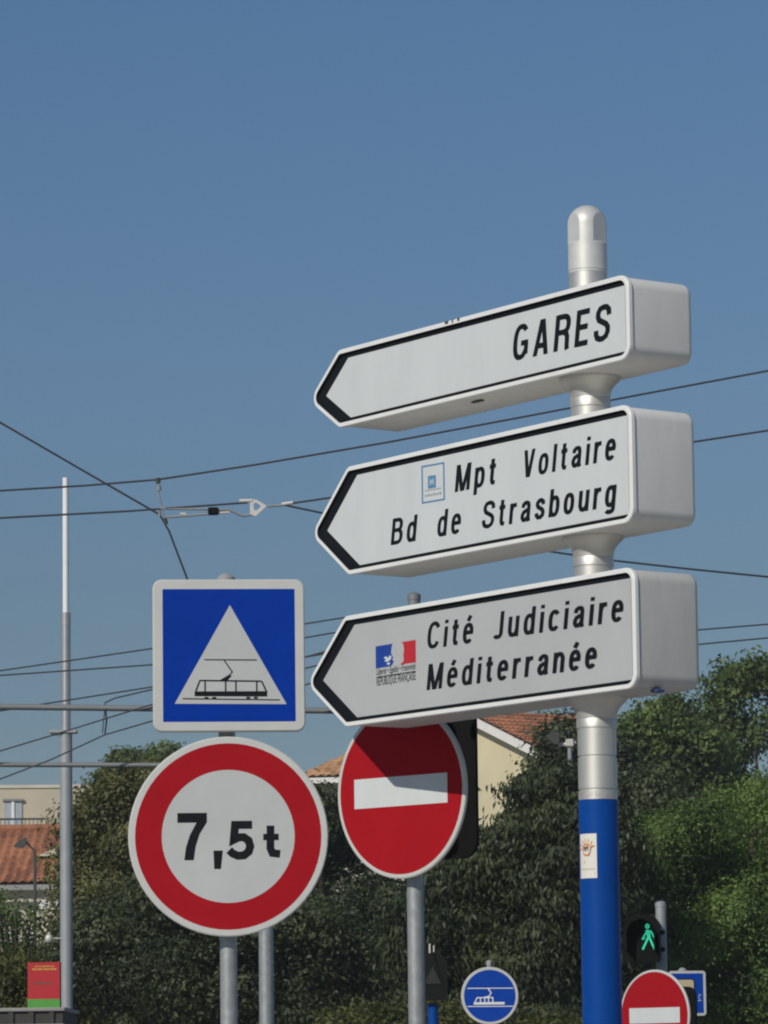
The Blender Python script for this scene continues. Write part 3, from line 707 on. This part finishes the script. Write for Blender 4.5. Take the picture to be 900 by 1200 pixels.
for (lab, pts, Y) in (
    ('thin wire above the upper grey tube, highest of the low bundle', [(-900, 930), (0, 786), (178, 760), (395, 725), (486, 711)], YM),
    ('thin nearly level wire in the low bundle beneath the highest one', [(-900, 850), (0, 791.5), (178, 779), (382, 743), (486, 727)], YM),
    ('wire meeting the upper grey tube at the edge of the picture', [(-900, 960), (0, 833), (178, 805), (300, 785), (395, 760), (486, 742)], YM + .1),
    ('wire passing just under the upper grey tube towards the square sign', [(-900, 1180), (0, 880), (60, 862), (155, 832.5), (180, 825), (330, 790), (486, 752)], YM - .08),
    ('lowest sloping wire that carries the short dropper', [(-900, 1250), (0, 913), (60, 890), (123, 861), (178, 845), (320, 812), (486, 770)], YM - .2),
    ('fine loose wire joining the upper grey tube to the square sign', [(122, 824), (135, 818), (178, 808), (300, 780), (486, 748)], YM - .12),
    ('thin wire emerging beside the lowest arrow sign above the tall tree', [(486, 766), (820, 738), (900, 731.5), (1300, 700), (2200, 630)], YM),
    ('thin wire just above the tall tree, lower of the pair', [(486, 786), (820, 755), (900, 747.5), (1300, 711), (2200, 630)], YM)):
    cable(lab, curve(pts, Y), .0045)
# tensioner at the wire junction
b0 = at(187, 603, YW); k = K(YW)
o = empty('wire_tensioner', b0, 0, 'wire tensioner of two rods and a pale triangular plate with a hole', 'wire fitting')
W = lambda x, y_: Vector(at(x / 4.0909 + 170, y_ / 4.0909 + 550, YW)) - b0
t = MB(); t.tube([W(70, 188), W(310, 192)], .008, STEELDULL, 8); t.tube([W(105, 230), W(310, 214)], .008, STEELDULL, 8)
t.tube([W(345, 196), W(405, 196), W(470, 224), W(515, 216)], .009, STEELDULL, 8); t.tube([W(345, 210), W(405, 206)], .008, PALEMETAL, 8); t.build('rod', o)
t = MB(); a, b = W(302, 184), W(352, 218); t.box(a.x, b.x, -.03, .03, b.z, a.z, MATTBLACK, .008); t.build('clamp', o)
t = MB(); tri = [(503, 150), (530, 144), (584, 176), (530, 226), (503, 216)]
tr = [(W(*q).x, W(*q).z) for q in tri][::-1]; cc = (W(535, 179).x, W(535, 179).z)
outer = round_poly(tr, .008, 4); n = len(outer)
inner = []
for q in outer:
    d = (Vector(q) - Vector(cc)).normalized(); inner.append(Vector(cc) + d * .030)
t.ring(outer, inner, -.008, PALEMETAL); t.ring(outer, inner, .008, PALEMETAL); t.wall(outer, -.008, .008, PALEMETAL); t.wall(inner, -.008, .008, PALEMETAL, True); t.build('triangle_plate', o)
t = MB(); t.tube([W(452, 152), W(515, 150)], .014, PALEMETAL, 8); t.build('socket', o); t = MB(); t.tube([W(584, 177), W(660, 172)], .009, STEELDULL, 8); t.tube([W(655, 168), W(708, 160)], .014, PALEMETAL, 8); t.build('socket', o)
t = MB(); t.tube([W(62, 52), W(64, 105), W(96, 260)], .006, STEELDULL, 8); t.tube([W(60, 42), W(64, 66)], .018, LAMPDARK, 8); t.tube([W(66, 78), W(68, 102)], .016, STEELDULL, 8); t.tube([W(66, 195), W(72, 225)], .012, STEELDULL, 8); t.tube([W(94, 235), W(102, 262)], .015, LAMPDARK, 8); t.tube([W(168, 214), W(196, 216)], .011, PALEMETAL, 8); t.build('hanger', o)

# ------------------------------------------------------------------ buildings
def tiled_quad(root, name, UL, UR, LL, LR, mt, per=.21, amp=.022, lip=.035):
    """canal-tile roof slope between four corners (upper and lower edge), corrugated across, stepped down the slope"""
    UL, UR, LL, LR = map(Vector, (UL, UR, LL, LR)); e = (LR - LL).normalized(); nr = (UR - UL).cross(LL - UL).normalized()
    if nr.z < 0: nr = -nr
    wd = max((LR - LL).length, (UR - UL).length); ht = max((LL - UL).length, (LR - UR).length)
    nc = max(8, int(wd / per) * 6); nd = max(2, int(ht / .33))
    rows = []
    for j in range(nd): rows += [(j / nd, 0.0), ((j + .97) / nd, lip)]
    v, f = [], []
    for (q, st) in rows:
        for i in range(nc + 1):
            p_ = (UL.lerp(UR, i / nc)).lerp(LL.lerp(LR, i / nc), q); s_ = (p_ - LL).dot(e) / per
            v.append(p_ + nr * (amp * math.sin(2 * math.pi * s_) + st))
    for j in range(len(rows) - 1):
        for i in range(nc): f.append((j*(nc+1)+i, j*(nc+1)+i+1, (j+1)*(nc+1)+i+1, (j+1)*(nc+1)+i))
    b = MB(); b.add([tuple(q) for q in v], f, mt, True); return b.build(name, root)
def tiled_plane(root, name, P0, along, down, a_, b_, mt):
    P0, along, down = Vector(P0), Vector(along), Vector(down)
    return tiled_quad(root, name, P0, P0 + along, P0 + down, P0 + along + down, mt)

# yellow gabled house
YH = 118.0; k = K(YH); ap = at(553, 836, YH)
beta = R(52)                                   # ridge runs away to the right
o = empty('gabled_house', (ap.x, YH, 0), -beta, 'cream rendered house with white gable board and red tiled roof behind the trees', 'house')
# local: y along the ridge, x across the gable (right positive)
H0 = ap.z; HWD = 2.9; LEN = 4.5; pitch = .40; ov = .35
ez = H0 - HWD * pitch
b = MB(); b.loft([[(-HWD, y, 0), (HWD, y, 0), (HWD, y, ez - .18), (0, y, H0 - .18), (-HWD, y, ez - .18)] for y in (0, LEN)], CREAM); b.build('wall', o)
W2 = HWD + .45; e2 = H0 - W2 * pitch
rf = tiled_plane(o, 'roof', Vector((0, -ov, H0 + .10)), (0, LEN + 2*ov, 0), (W2, 0, -W2 * pitch), 0, 0, TILE)
tiled_plane(o, 'roof', Vector((0, -ov, H0 + .10)), (0, LEN + 2*ov, 0), (-W2, 0, -W2 * pitch), 0, 0, TILE)
b = MB()
for s_ in (-1, 1):
    b.loft([[(0, y, H0 + .05), (s_ * W2, y, e2 + .05), (s_ * W2, y, e2 - .20), (0, y, H0 - .20)] for y in (-ov - .03, -ov + .05)], TRIM)
    b.loft([[(0, y, H0 - .10), (s_ * W2, y, e2 - .10), (s_ * W2, y, e2 - .16), (0, y, H0 - .16)] for y in (-ov + .06, 0)], TRIM)
b.build('gable_board', o)
b = MB(); b.tube([(HWD - .25, -.08, ez - .25), (HWD - .25, -.08, 3)], .05, TRIM); b.build('downpipe', o)
b = MB(); b.box(-.55, -.05, -.02, .1, ez - 2.2, ez - .9, SHUTTER); b.build('window', o)
b = MB(); b.box(-HWD - .02, HWD + .02, -.06, -.001, ez - 2.42, ez - 2.25, TRIM); b.build('string_course', o)

# ochre roofed house
YO = 105.0; k = K(YO); r0 = at(345, 911, YO)
beta2 = R(-10)
o = empty('tiled_house', (r0.x, YO, 0), beta2, 'pale house with ochre tiled roof between the 7,5t disc and no entry sign', 'house')
z0 = r0.z; RH = 1.15 + (911 - 872) * 0 
zr = at(425, 868, YO + 3.5).z
b = MB(); b.box(.3, 3.4, .5, 6, 0, z0 - .1, PALEWALL); b.build('wall', o)
tiled_quad(o, 'roof', (1.55, 3.5, zr), (2.7, 3.5, zr), (0, 0, z0), (3.7, 0, z0), TILE2)
tiled_quad(o, 'roof', (2.7, 3.5, zr), (1.55, 3.5, zr), (3.7, 7, z0), (0, 7, z0), TILE2)
tiled_quad(o, 'roof', (1.55, 3.5, zr), (1.55, 3.5, zr), (0, 7, z0), (0, 0, z0), TILE2)
tiled_quad(o, 'roof', (2.7, 3.5, zr), (2.7, 3.5, zr), (3.7, 0, z0), (3.7, 7, z0), TILE2)
b = MB(); b.box(.02, 3.68, .02, .10, z0 - .16, z0 - .02, TRIM); b.build('gutter', o)
for x in (.7, 2.1):
    b = MB(); b.box(x, x + .9, .46, .6, 2.6, 4.2, SHUTTER); b.build('window', o)

# beige flat-topped block
YB = 150.0; k = K(YB); a = at(-150, 925, YB); b_ = at(125, 928, YB)
o = empty('apartment_block', (a.x, YB, 0), R(4), 'beige flat topped apartment block with a shuttered balcony window above the red roof', 'building')
Wd = b_.x - a.x
b = MB(); b.box(0, Wd, 0, 10, 0, a.z, BEIGE); b.build('wall', o)
b = MB(); b.box(-.05, Wd + .05, -.05, 10.05, a.z + .003, a.z + .12, PALEWALL); b.build('parapet', o)
def lb(px, py): q = at(px, py, YB + .8); return (q.x - a.x) / math.cos(R(4)), q.z
x0, zt_ = lb(6, 940); x1, zb_ = lb(27, 968)
b = MB(); b.box(x0, x1, -.05, .1, zb_, zt_, SHUTTER); wi = b.build('window', o)
b = MB(); xm = (x0 + x1) / 2; b.box(xm - .05, xm + .05, -.10, -.051, zb_, zt_, MASTWHITE); b.box(xm - .03, xm + .03, -.09, -.051, zb_, zt_, MASTWHITE); b.build('mullion', wi)
b = MB(); b.box(x0 - .05, x1 + .05, -.14, 0, zt_ + .003, zt_ + .08, STEELDULL); b.build('lintel', wi)
xe, zr = lb(55, 963); xl, zr0 = lb(-30, 971)
b = MB(); b.box(xl, xe, -1.1, -1.05, zr - .02, zr + .05, IRON); b.box(xl, xe, -1.1, -1.05, zr0 - .1, zr0 - .05, IRON)
n = int((xe - xl) / .14)
for i in range(n + 1): b.box(xl + i*(xe-xl)/n - .012, xl + i*(xe-xl)/n + .012, -1.09, -1.06, zr0 - .1, zr, IRON)
b.build('railing', o)
b = MB(); b.box(xl, xe, -1.15, 0, zr0 - .3, zr0 - .12, PALEWALL); b.build('balcony_slab', o)
wx, wz = lb(62, 985); b = MB(); b.box(wx - .5, wx + .5, -.04, .1, wz - 2.5, wz - 1.2, SHUTTER); b.build('window', o)

# red roofed low house
YR = 96.0; a = at(-120, 1037, YR); b_ = at(240, 1035, YR)
o = empty('low_house', (a.x, YR, 0), R(-2), 'low pale house with a broad red tiled roof below the beige block', 'house')
Wd = b_.x - a.x; zr = at(30, 972, YR + 3.2).z
b = MB(); b.box(0, Wd, .5, 6, 0, a.z - .05, PALEWALL); b.build('wall', o)
tiled_plane(o, 'roof', Vector((-.3, 3.2, zr)), (Wd + .6, 0, 0), (0, -3.2, -(zr - a.z)), 0, 0, TILE)
tiled_plane(o, 'roof', Vector((-.3, 3.2, zr)), (Wd + .6, 0, 0), (0, 3.2, -(zr - a.z)), 0, 0, TILE)
b = MB(); b.tube([(-.3, 3.2, zr + .02), (Wd + .3, 3.2, zr + .02)], .10, TILE, 10); b.build('ridge', o)
b = MB(); b.box(-.3, Wd + .3, -.08, .02, a.z - .16, a.z - .04, STEELDULL); b.build('gutter', o)
dp = at(66, 990, YR + 1.5); dx = dp.x - a.x
b = MB(); b.loft([[(dx - .45, y, dp.z - .28), (dx + .5, y, dp.z - .28), (dx + .30, y, dp.z + .06)] for y in (1.2, 2.8)], PALEWALL); b.build('dormer', o)
aw = at(45, 1049, YR - 1); ae = at(110, 1062, YR - 1.6)
b = MB(); n = 8; xs0, xs1 = aw.x - a.x, ae.x - a.x
AWN = mat('awning_white', (.80, .78, .74), .7, vary=.12, scale=3)
b.loft([[(xs0, .45, aw.z), (xs1, .45, aw.z), (xs1, .45, aw.z - .03), (xs0, .45, aw.z - .03)], [(xs0, -.9, ae.z), (xs1, -.9, ae.z), (xs1, -.9, ae.z - .03), (xs0, -.9, ae.z - .03)]], AWN); b.build('awning', o)
for x in (.8, 2.4, 4.3):
    b = MB(); b.box(x, x + .9, .46, .6, .9, 2.5, SHUTTER); b.build('window', o)
for x in (.1, 3.5):
    b = MB(); b.box(x, x + .5, .44, .5, 2.6, 4.3, TRIM); b.build('shutter', o)

# ------------------------------------------------------------------ street lamps, red board, shelter
YQ = 84; k = K(YQ); c = at(41, 1040, YQ)
o = empty('street_lamp', (c.x, YQ, 0), 0, 'dark street lamp with bent arm in front of the red roof', 'street lamp')
zt = at(41, 997, YQ).z; hx = (17 - 41) * k; hz = at(28, 985, YQ).z
t = MB(); t.tube([(0, 0, 0), (0, 0, zt)], [.05, .03], LAMPDARK); t.build('pole', o)
t = MB(); t.tube([(0, 0, zt), (-.05, 0, zt + .04), (-13 * k, 0, hz + .02)], .022, LAMPDARK); t.build('arm', o)
t = MB(); q = [(-10 * k, hz + .06), (-19 * k, hz - .02), (-25 * k, hz - .12), (-15 * k, hz - .16), (-10 * k, hz - .05)]
t.loft([[(x, y, z) for x, z in q] for y in (-.12, .12)], LAMPDARK); t.build('lamp_head', o)
YQ = 62; k = K(YQ); c = at(668, 900, YQ)
o = empty('street_lamp', (c.x, YQ, 0), 0, 'pale post with a dark floodlight on a short arm beside the silver tube', 'street lamp')
zt = at(668, 866, YQ).z; za = at(668, 871, YQ).z
t = MB(); t.tube([(0, 0, 0), (0, 0, zt)], [.045, .032], GALV); t.build('pole', o)
t = MB(); t.tube([(-13 * k, 0, za - .03), (7 * k, 0, za + .01)], .028, PALEMETAL); t.box(-.06, .06, -.06, .06, za - .05, za + .06, PALEMETAL, .01); t.build('arm', o)
t = MB(); q = [(-13 * k, za + .14), (-15 * k, za - .02), (-19 * k, za - .02), (-27 * k, za + .06), (-29 * k, za + .12), (-18 * k, za + .18)]
t.loft([[(x * .92, y, z) for x, z in q] for y in (-.13, .13)], LAMPDARK); t.build('lamp_head', o)

YK = 38; k = K(YK); c = at(52, 1155, YK)
o = empty('notice_board', (c.x, YK, c.z), R(4), 'red board with yellow print and a green strip along its foot', 'board')
hw, hh = 19.5 * k, 27 * k
b = MB(); b.box(-hw, hw, 0, .03, -hh, hh, MATTBLACK); b.build('backing', o)
b = MB(); b.flat([(-hw, -hh + 11.5 * k), (hw - 1.5 * k, -hh + 11.5 * k), (hw - 1.5 * k, hh), (-hw, hh)], -.002, BOARDRED); b.build('red_panel', o)
b = MB(); b.flat([(-hw, -hh), (hw - 1.5 * k, -hh), (hw - 1.5 * k, -hh + 11.5 * k), (-hw, -hh + 11.5 * k)], -.002, BOARDGREEN); b.build('green_strip', o)
b = MB(); rnd = random.Random(3)
for (zz, n, x0, hgt, mm_) in ((21.5, 9, -11, 1.6, YELLOWINK), (18, 11, -14, 2.0, YELLOWINK), (1.5, 8, -12, 2.6, BROWN)):
    x = x0
    for i in range(n):
        w = rnd.uniform(1.2, 2.4); b.flat([(x * k, zz * k), ((x + w) * k, zz * k), ((x + w) * k, (zz + hgt) * k), (x * k, (zz + hgt) * k)], -.004, mm_); x += w + rnd.choice((.5, .6, 1.2))
b.build('print', o)
b = MB(); b.tube([(0, .05, -c.z), (0, .05, 0)], .025, GALV); b.build('post', o)

YE = 34; k = K(YE); a = at(-140, 1180, YE); b_ = at(76, 1184, YE); zt = at(20, 1181, YE).z
o = empty('tram_shelter', ((a.x + b_.x) / 2, YE, 0), 0, 'grey flat shelter roof edge below the red board', 'shelter')
hw = (b_.x - a.x) / 2
b = MB(); b.box(-hw, hw, 0, 1.6, zt - .03, zt, CANOPY, .006); b.build('roof', o)
b = MB(); b.box(-hw + .02, hw - .02, .03, 1.55, zt - .13, zt - .032, CANOPYDARK)
for i in range(9): b.box(-hw + .05 + i * hw * .22, -hw + .09 + i * hw * .22, .01, .03, zt - .13, zt - .034, CANOPYDARK)
b.build('fascia', o)
b = MB(); b.box(-hw, hw, -.03, 1.6, zt - .21, zt - .133, CANOPY, .01); b.build('lower_edge', o)
for x in (-hw + .2, hw - .2):
    b = MB(); b.box(x - .04, x + .04, .9, .98, 0, zt - .212, CANOPY); b.build('leg', o)

# ------------------------------------------------------------------ trees
def interp(pts, x):
    if x <= pts[0][0]: return pts[0][1]
    for (x0, y0), (x1, y1) in zip(pts, pts[1:]):
        if x <= x1: return y0 + (y1 - y0) * (x - x0) / (x1 - x0)
    return pts[-1][1]
def tree(name, skyline, Y, rpx, leaf, lm, label, cat='tree', seed=1, density=1.0, droop=.2, bottom=1235, depth=1.0, aspect=.5, clump=.30, dens_lump=26, group='trees behind the signs', spread=1.0, gaps=.16, rag=1.0):
    rng = np.random.default_rng(seed); k = K(Y)
    x0, x1 = skyline[0][0], skyline[-1][0]; xc = (x0 + x1) / 2; hwid = (x1 - x0) / 2
    lumps = []
    step = rpx * 1.05
    for gx in np.arange(x0 + rpx * .3, x1 - rpx * .2, step):
        for gy in np.arange(min(q[1] for q in skyline), bottom, step):
            if rng.uniform() < gaps: continue
            x = gx + rng.uniform(-.4, .4) * step; y = gy + rng.uniform(-.4, .4) * step
            r = rpx * rng.uniform(.75, 1.25)
            top = interp(skyline, x) + rag * rpx * (.55 * abs(math.sin(x / (rpx * 1.25) + seed)) + .35 * abs(math.sin(x / (rpx * .5) + seed * 2.3)) - .25)
            mg = r * .8 + .45 * clump / k
            if y - mg < top:
                if y < top - r: continue
                y = top + mg * rng.uniform(.75, 1.7)
            q = max(0, 1 - ((x - xc) / hwid) ** 2) ** .5
            dY = hwid * k * depth * q * rng.uniform(-.9, .7)
            c = at(x, y, Y); c = Vector((c.x, Y + dY, c.z)); lumps.append((np.array(c), r * k))
    base_x = at(xc, 1200, Y).x
    P, N, NR, T, S = [], [], [], [], []
    centres = []
    for c, r in lumps:
        nsub = int(dens_lump * rng.uniform(.7, 1.2)); ltint = rng.uniform(.05, .85)
        d = rng.normal(size=(nsub, 3)); d /= np.linalg.norm(d, axis=1)[:, None]
        rad_ = r * rng.uniform(.35, 1.08, nsub) ** .6
        sc_ = c + d * rad_[:, None] * np.array([1, 1, .85])
        for q in sc_:
            n = max(6, int(rng.uniform(18, 40) * density)); cr = clump * rng.uniform(.6, 1.25)
            off = rng.normal(size=(n, 3)) * cr * np.array([.55, .55, .42]) * spread
            off[:, 2] -= droop * np.abs(off[:, 2]) * .8
            t_ = np.clip(ltint + rng.normal() * .18 + rng.normal(size=n) * .12, 0, 1)
            P.append(q + off); T.append(t_)
            od = off / (np.linalg.norm(off, axis=1)[:, None] + 1e-6); ld = (q - c) / (np.linalg.norm(q - c) + 1e-6)
            nr = od * .55 + ld * .55 + np.array([0, 0, .4 - .35 * droop]) + rng.normal(size=(n, 3)) * .42
            nr /= np.linalg.norm(nr, axis=1)[:, None]
            ax = od * .5 + rng.normal(size=(n, 3)) * .7; ax[:, 2] -= droop * 2.2
            ax -= nr * (ax * nr).sum(1)[:, None]; ax /= np.linalg.norm(ax, axis=1)[:, None] + 1e-6
            N.append(ax); NR.append(nr); S.append(leaf * rng.uniform(.6, 1.3, n))
        centres.append(c)
    P, N, NR, T, S = map(np.concatenate, (P, N, NR, T, S)); M = len(P)
    u = np.cross(N, NR); u /= np.linalg.norm(u, axis=1)[:, None] + 1e-9
    wv = NR * .16
    V = np.empty((M, 4, 3)); V[:, 0] = P - N * S[:, None] * .5; V[:, 1] = P + u * (S * aspect * .5)[:, None] + wv * S[:, None]; V[:, 2] = P + N * S[:, None] * .5; V[:, 3] = P - u * (S * aspect * .5)[:, None] + wv * S[:, None]
    root = empty(name, (base_x, Y, 0), 0, label, cat, group)
    V -= np.array([base_x, Y, 0])
    me = bpy.data.meshes.new('crown'); me.vertices.add(M * 4); me.vertices.foreach_set('co', V.ravel())
    me.loops.add(M * 4); me.loops.foreach_set('vertex_index', np.arange(M * 4, dtype=np.int32))
    me.polygons.add(M); me.polygons.foreach_set('loop_start', np.arange(0, M * 4, 4, dtype=np.int32)); me.polygons.foreach_set('loop_total', np.full(M, 4, dtype=np.int32))
    a = me.attributes.new('tint', 'FLOAT', 'POINT'); a.data.foreach_set('value', np.repeat(T, 4).astype(np.float32))
    me.materials.append(lm); me.update(); me.validate()
    cr = bpy.data.objects.new('crown', me); col.objects.link(cr); cr.parent = root
    zt = max(c[2] for c in centres); zl = min(c[2] for c in centres)
    r0 = .05 + .018 * zt
    b = MB(); pts = [(0, 0, -.1), (.03, .02, zt * .3), (-.04, .05, zt * .55), (.02, 0, zt * .78)]; b.tube(pts, [r0 * 1.3, r0, r0 * .75, r0 * .4], BARK, 10); b.build('trunk', root)
    b = MB(); idx = rng.permutation(len(centres))[:22]
    for i in idx:
        c = Vector(centres[i]) - Vector((base_x, Y, 0)); h = max(.4, min(c.z * .65, zt * .72)); s0 = Vector((0, .03, h))
        mid_ = s0.lerp(c, .5) + Vector((0, 0, .12)); b.tube([s0, mid_, c], [r0 * .45, r0 * .28, .012], BARK, 6)
    b.build('limbs', root)
    return root, M
LM_DARK = leaf_mat('leaves_dark', (.036, .050, .027), (.118, .142, .066))
LM_MID = leaf_mat('leaves_mid', (.058, .092, .030), (.185, .245, .076))
LM_BRIGHT = leaf_mat('leaves_bright', (.070, .122, .034), (.205, .30, .080), .4)
LM_OLIVE = leaf_mat('leaves_olive', (.076, .084, .031), (.235, .235, .090))
LM_YEL = leaf_mat('leaves_yellow_green', (.048, .060, .016), (.150, .160, .045), .4)
TREES = [
 ('tall_tree', [(812, 840), (830, 800), (846, 770), (862, 757), (885, 760), (905, 770), (945, 790), (985, 850)], 75, 15, .11, LM_MID, 'tallest tree with a wispy crown, rising beneath the pair of thin wires', dict(seed=11, clump=.30, dens_lump=8, density=1.3, gaps=.25)),
 ('broad_tree', [(708, 870), (732, 820), (770, 804), (800, 810), (828, 832), (850, 900)], 68, 18, .10, LM_MID, 'rounded dark green tree behind the silver part of the pole', dict(seed=12, clump=.30, dens_lump=14, density=1.5)),
 ('broad_tree', [(628, 930), (640, 870), (655, 836), (672, 830), (695, 832), (722, 850), (748, 900)], 66, 17, .095, LM_DARK, 'dark tree covering the end of the red gabled roof', dict(seed=13, clump=.28, dens_lump=14, density=1.5)),
 ('feathery_tree', [(722, 1040), (745, 1000), (775, 950), (800, 920), (835, 902), (870, 892), (905, 888), (950, 900), (1010, 960)], 48, 23, .055, LM_BRIGHT, 'bright green feathery tree behind the blue tube and pedestrian signal', dict(seed=14, density=2.6, dens_lump=20, aspect=.4, clump=.24, gaps=.32, rag=1.8)),
 ('drooping_tree', [(478, 1050), (515, 990), (545, 965), (572, 948), (598, 932), (616, 908), (632, 888), (650, 878), (672, 895), (705, 930), (740, 1000)], 46, 22, .085, LM_DARK, 'dark tree with drooping leaves in front of the cream house', dict(seed=15, droop=.8, aspect=.34, density=2.0, clump=.24, dens_lump=18)),
 ('broad_tree', [(245, 1000), (300, 940), (350, 912), (378, 916), (405, 934), (435, 1000), (480, 1040), (520, 1070)], 54, 20, .075, LM_DARK, 'dark tree behind the post of the large no entry sign', dict(seed=16, dens_lump=15, density=1.6, clump=.26)),
 ('olive_tree', [(80, 985), (90, 925), (104, 902), (125, 893), (150, 888), (180, 882), (222, 888), (262, 918), (300, 955), (340, 1000)], 56, 20, .075, LM_OLIVE, 'olive green tree between the tall mast and the 7,5t disc', dict(seed=17, dens_lump=15, density=1.7, clump=.26)),
 ('distant_tree', [(122, 892), (140, 870), (155, 878), (170, 874), (186, 866), (206, 872), (232, 894)], 125, 9, .18, LM_MID, 'far hazy tree just topping the olive green one', dict(seed=18, bottom=960, clump=.30, dens_lump=8)),
 ('dark_tree', [(70, 1090), (110, 1040), (170, 1020), (240, 1030), (320, 1050), (380, 1040), (420, 1080)], 48, 23, .07, LM_DARK, 'low dark tree below the 7,5t disc', dict(seed=19, density=1.8, dens_lump=16, clump=.25)),
 ('airy_tree', [(-60, 1050), (0, 1040), (22, 1036), (36, 1048), (46, 1090), (70, 1115), (98, 1160)], 60, 16, .075, LM_MID, 'thin leafed tree before the low house with the white awning', dict(seed=20, dens_lump=6, density=.9, clump=.24)),
 ('shrub', [(-60, 1110), (0, 1120), (22, 1105), (42, 1108), (66, 1140), (92, 1180)], 47, 15, .06, LM_YEL, 'yellow green shrub beside the red board', dict(seed=21, cat='shrub', dens_lump=9, density=1.5, clump=.2)),
 ('shrub', [(380, 1190), (420, 1160), (455, 1168), (490, 1172), (525, 1160), (560, 1190)], 41, 16, .05, LM_YEL, 'yellow green shrub at the foot of the short blue post', dict(seed=22, cat='shrub', density=1.4, clump=.2, dens_lump=12)),
 ('shrub', [(590, 1210), (625, 1180), (660, 1175), (695, 1185), (720, 1210)], 42, 14, .05, LM_YEL, 'low yellow green shrub between round tram sign and blue pole', dict(seed=23, cat='shrub', density=1.4, clump=.2, dens_lump=12)),
 ('distant_tree', [(598, 880), (610, 846), (624, 836), (645, 828), (670, 830), (700, 850)], 135, 10, .17, LM_MID, 'tree top showing over the far end of the red gabled roof', dict(seed=25, bottom=940, clump=.34, dens_lump=9)),
 ('dark_tree', [(600, 990), (640, 930), (700, 890), (750, 890), (800, 920), (850, 980)], 58, 24, .085, LM_DARK, 'shaded tree close behind the blue pole', dict(seed=24, density=1.6, dens_lump=15)),
]
tot = 0
for (nm, sk, Y, rpx, lf, lm, lab, kw) in TREES:
    _, M_ = tree(nm, sk, Y, rpx, lf, lm, lab, **kw); tot += M_
print('leaves', tot)

# ------------------------------------------------------------------ the air between here and the far houses
hz = bpy.data.materials.new('haze_air'); hz.use_nodes = True; hn, hl = hz.node_tree.nodes, hz.node_tree.links
hn.remove(hn['Principled BSDF']); pv = hn.new('ShaderNodeVolumePrincipled')
pv.inputs['Color'].default_value = (.90, .94, 1, 1); pv.inputs['Density'].default_value = .00055
hl.new(pv.outputs[0], hn['Material Output'].inputs['Volume'])
b = MB(); b.box(-2600, 2600, -400, 4100, -1.3, 19, hz); tag(b.build('haze'), kind='stuff')
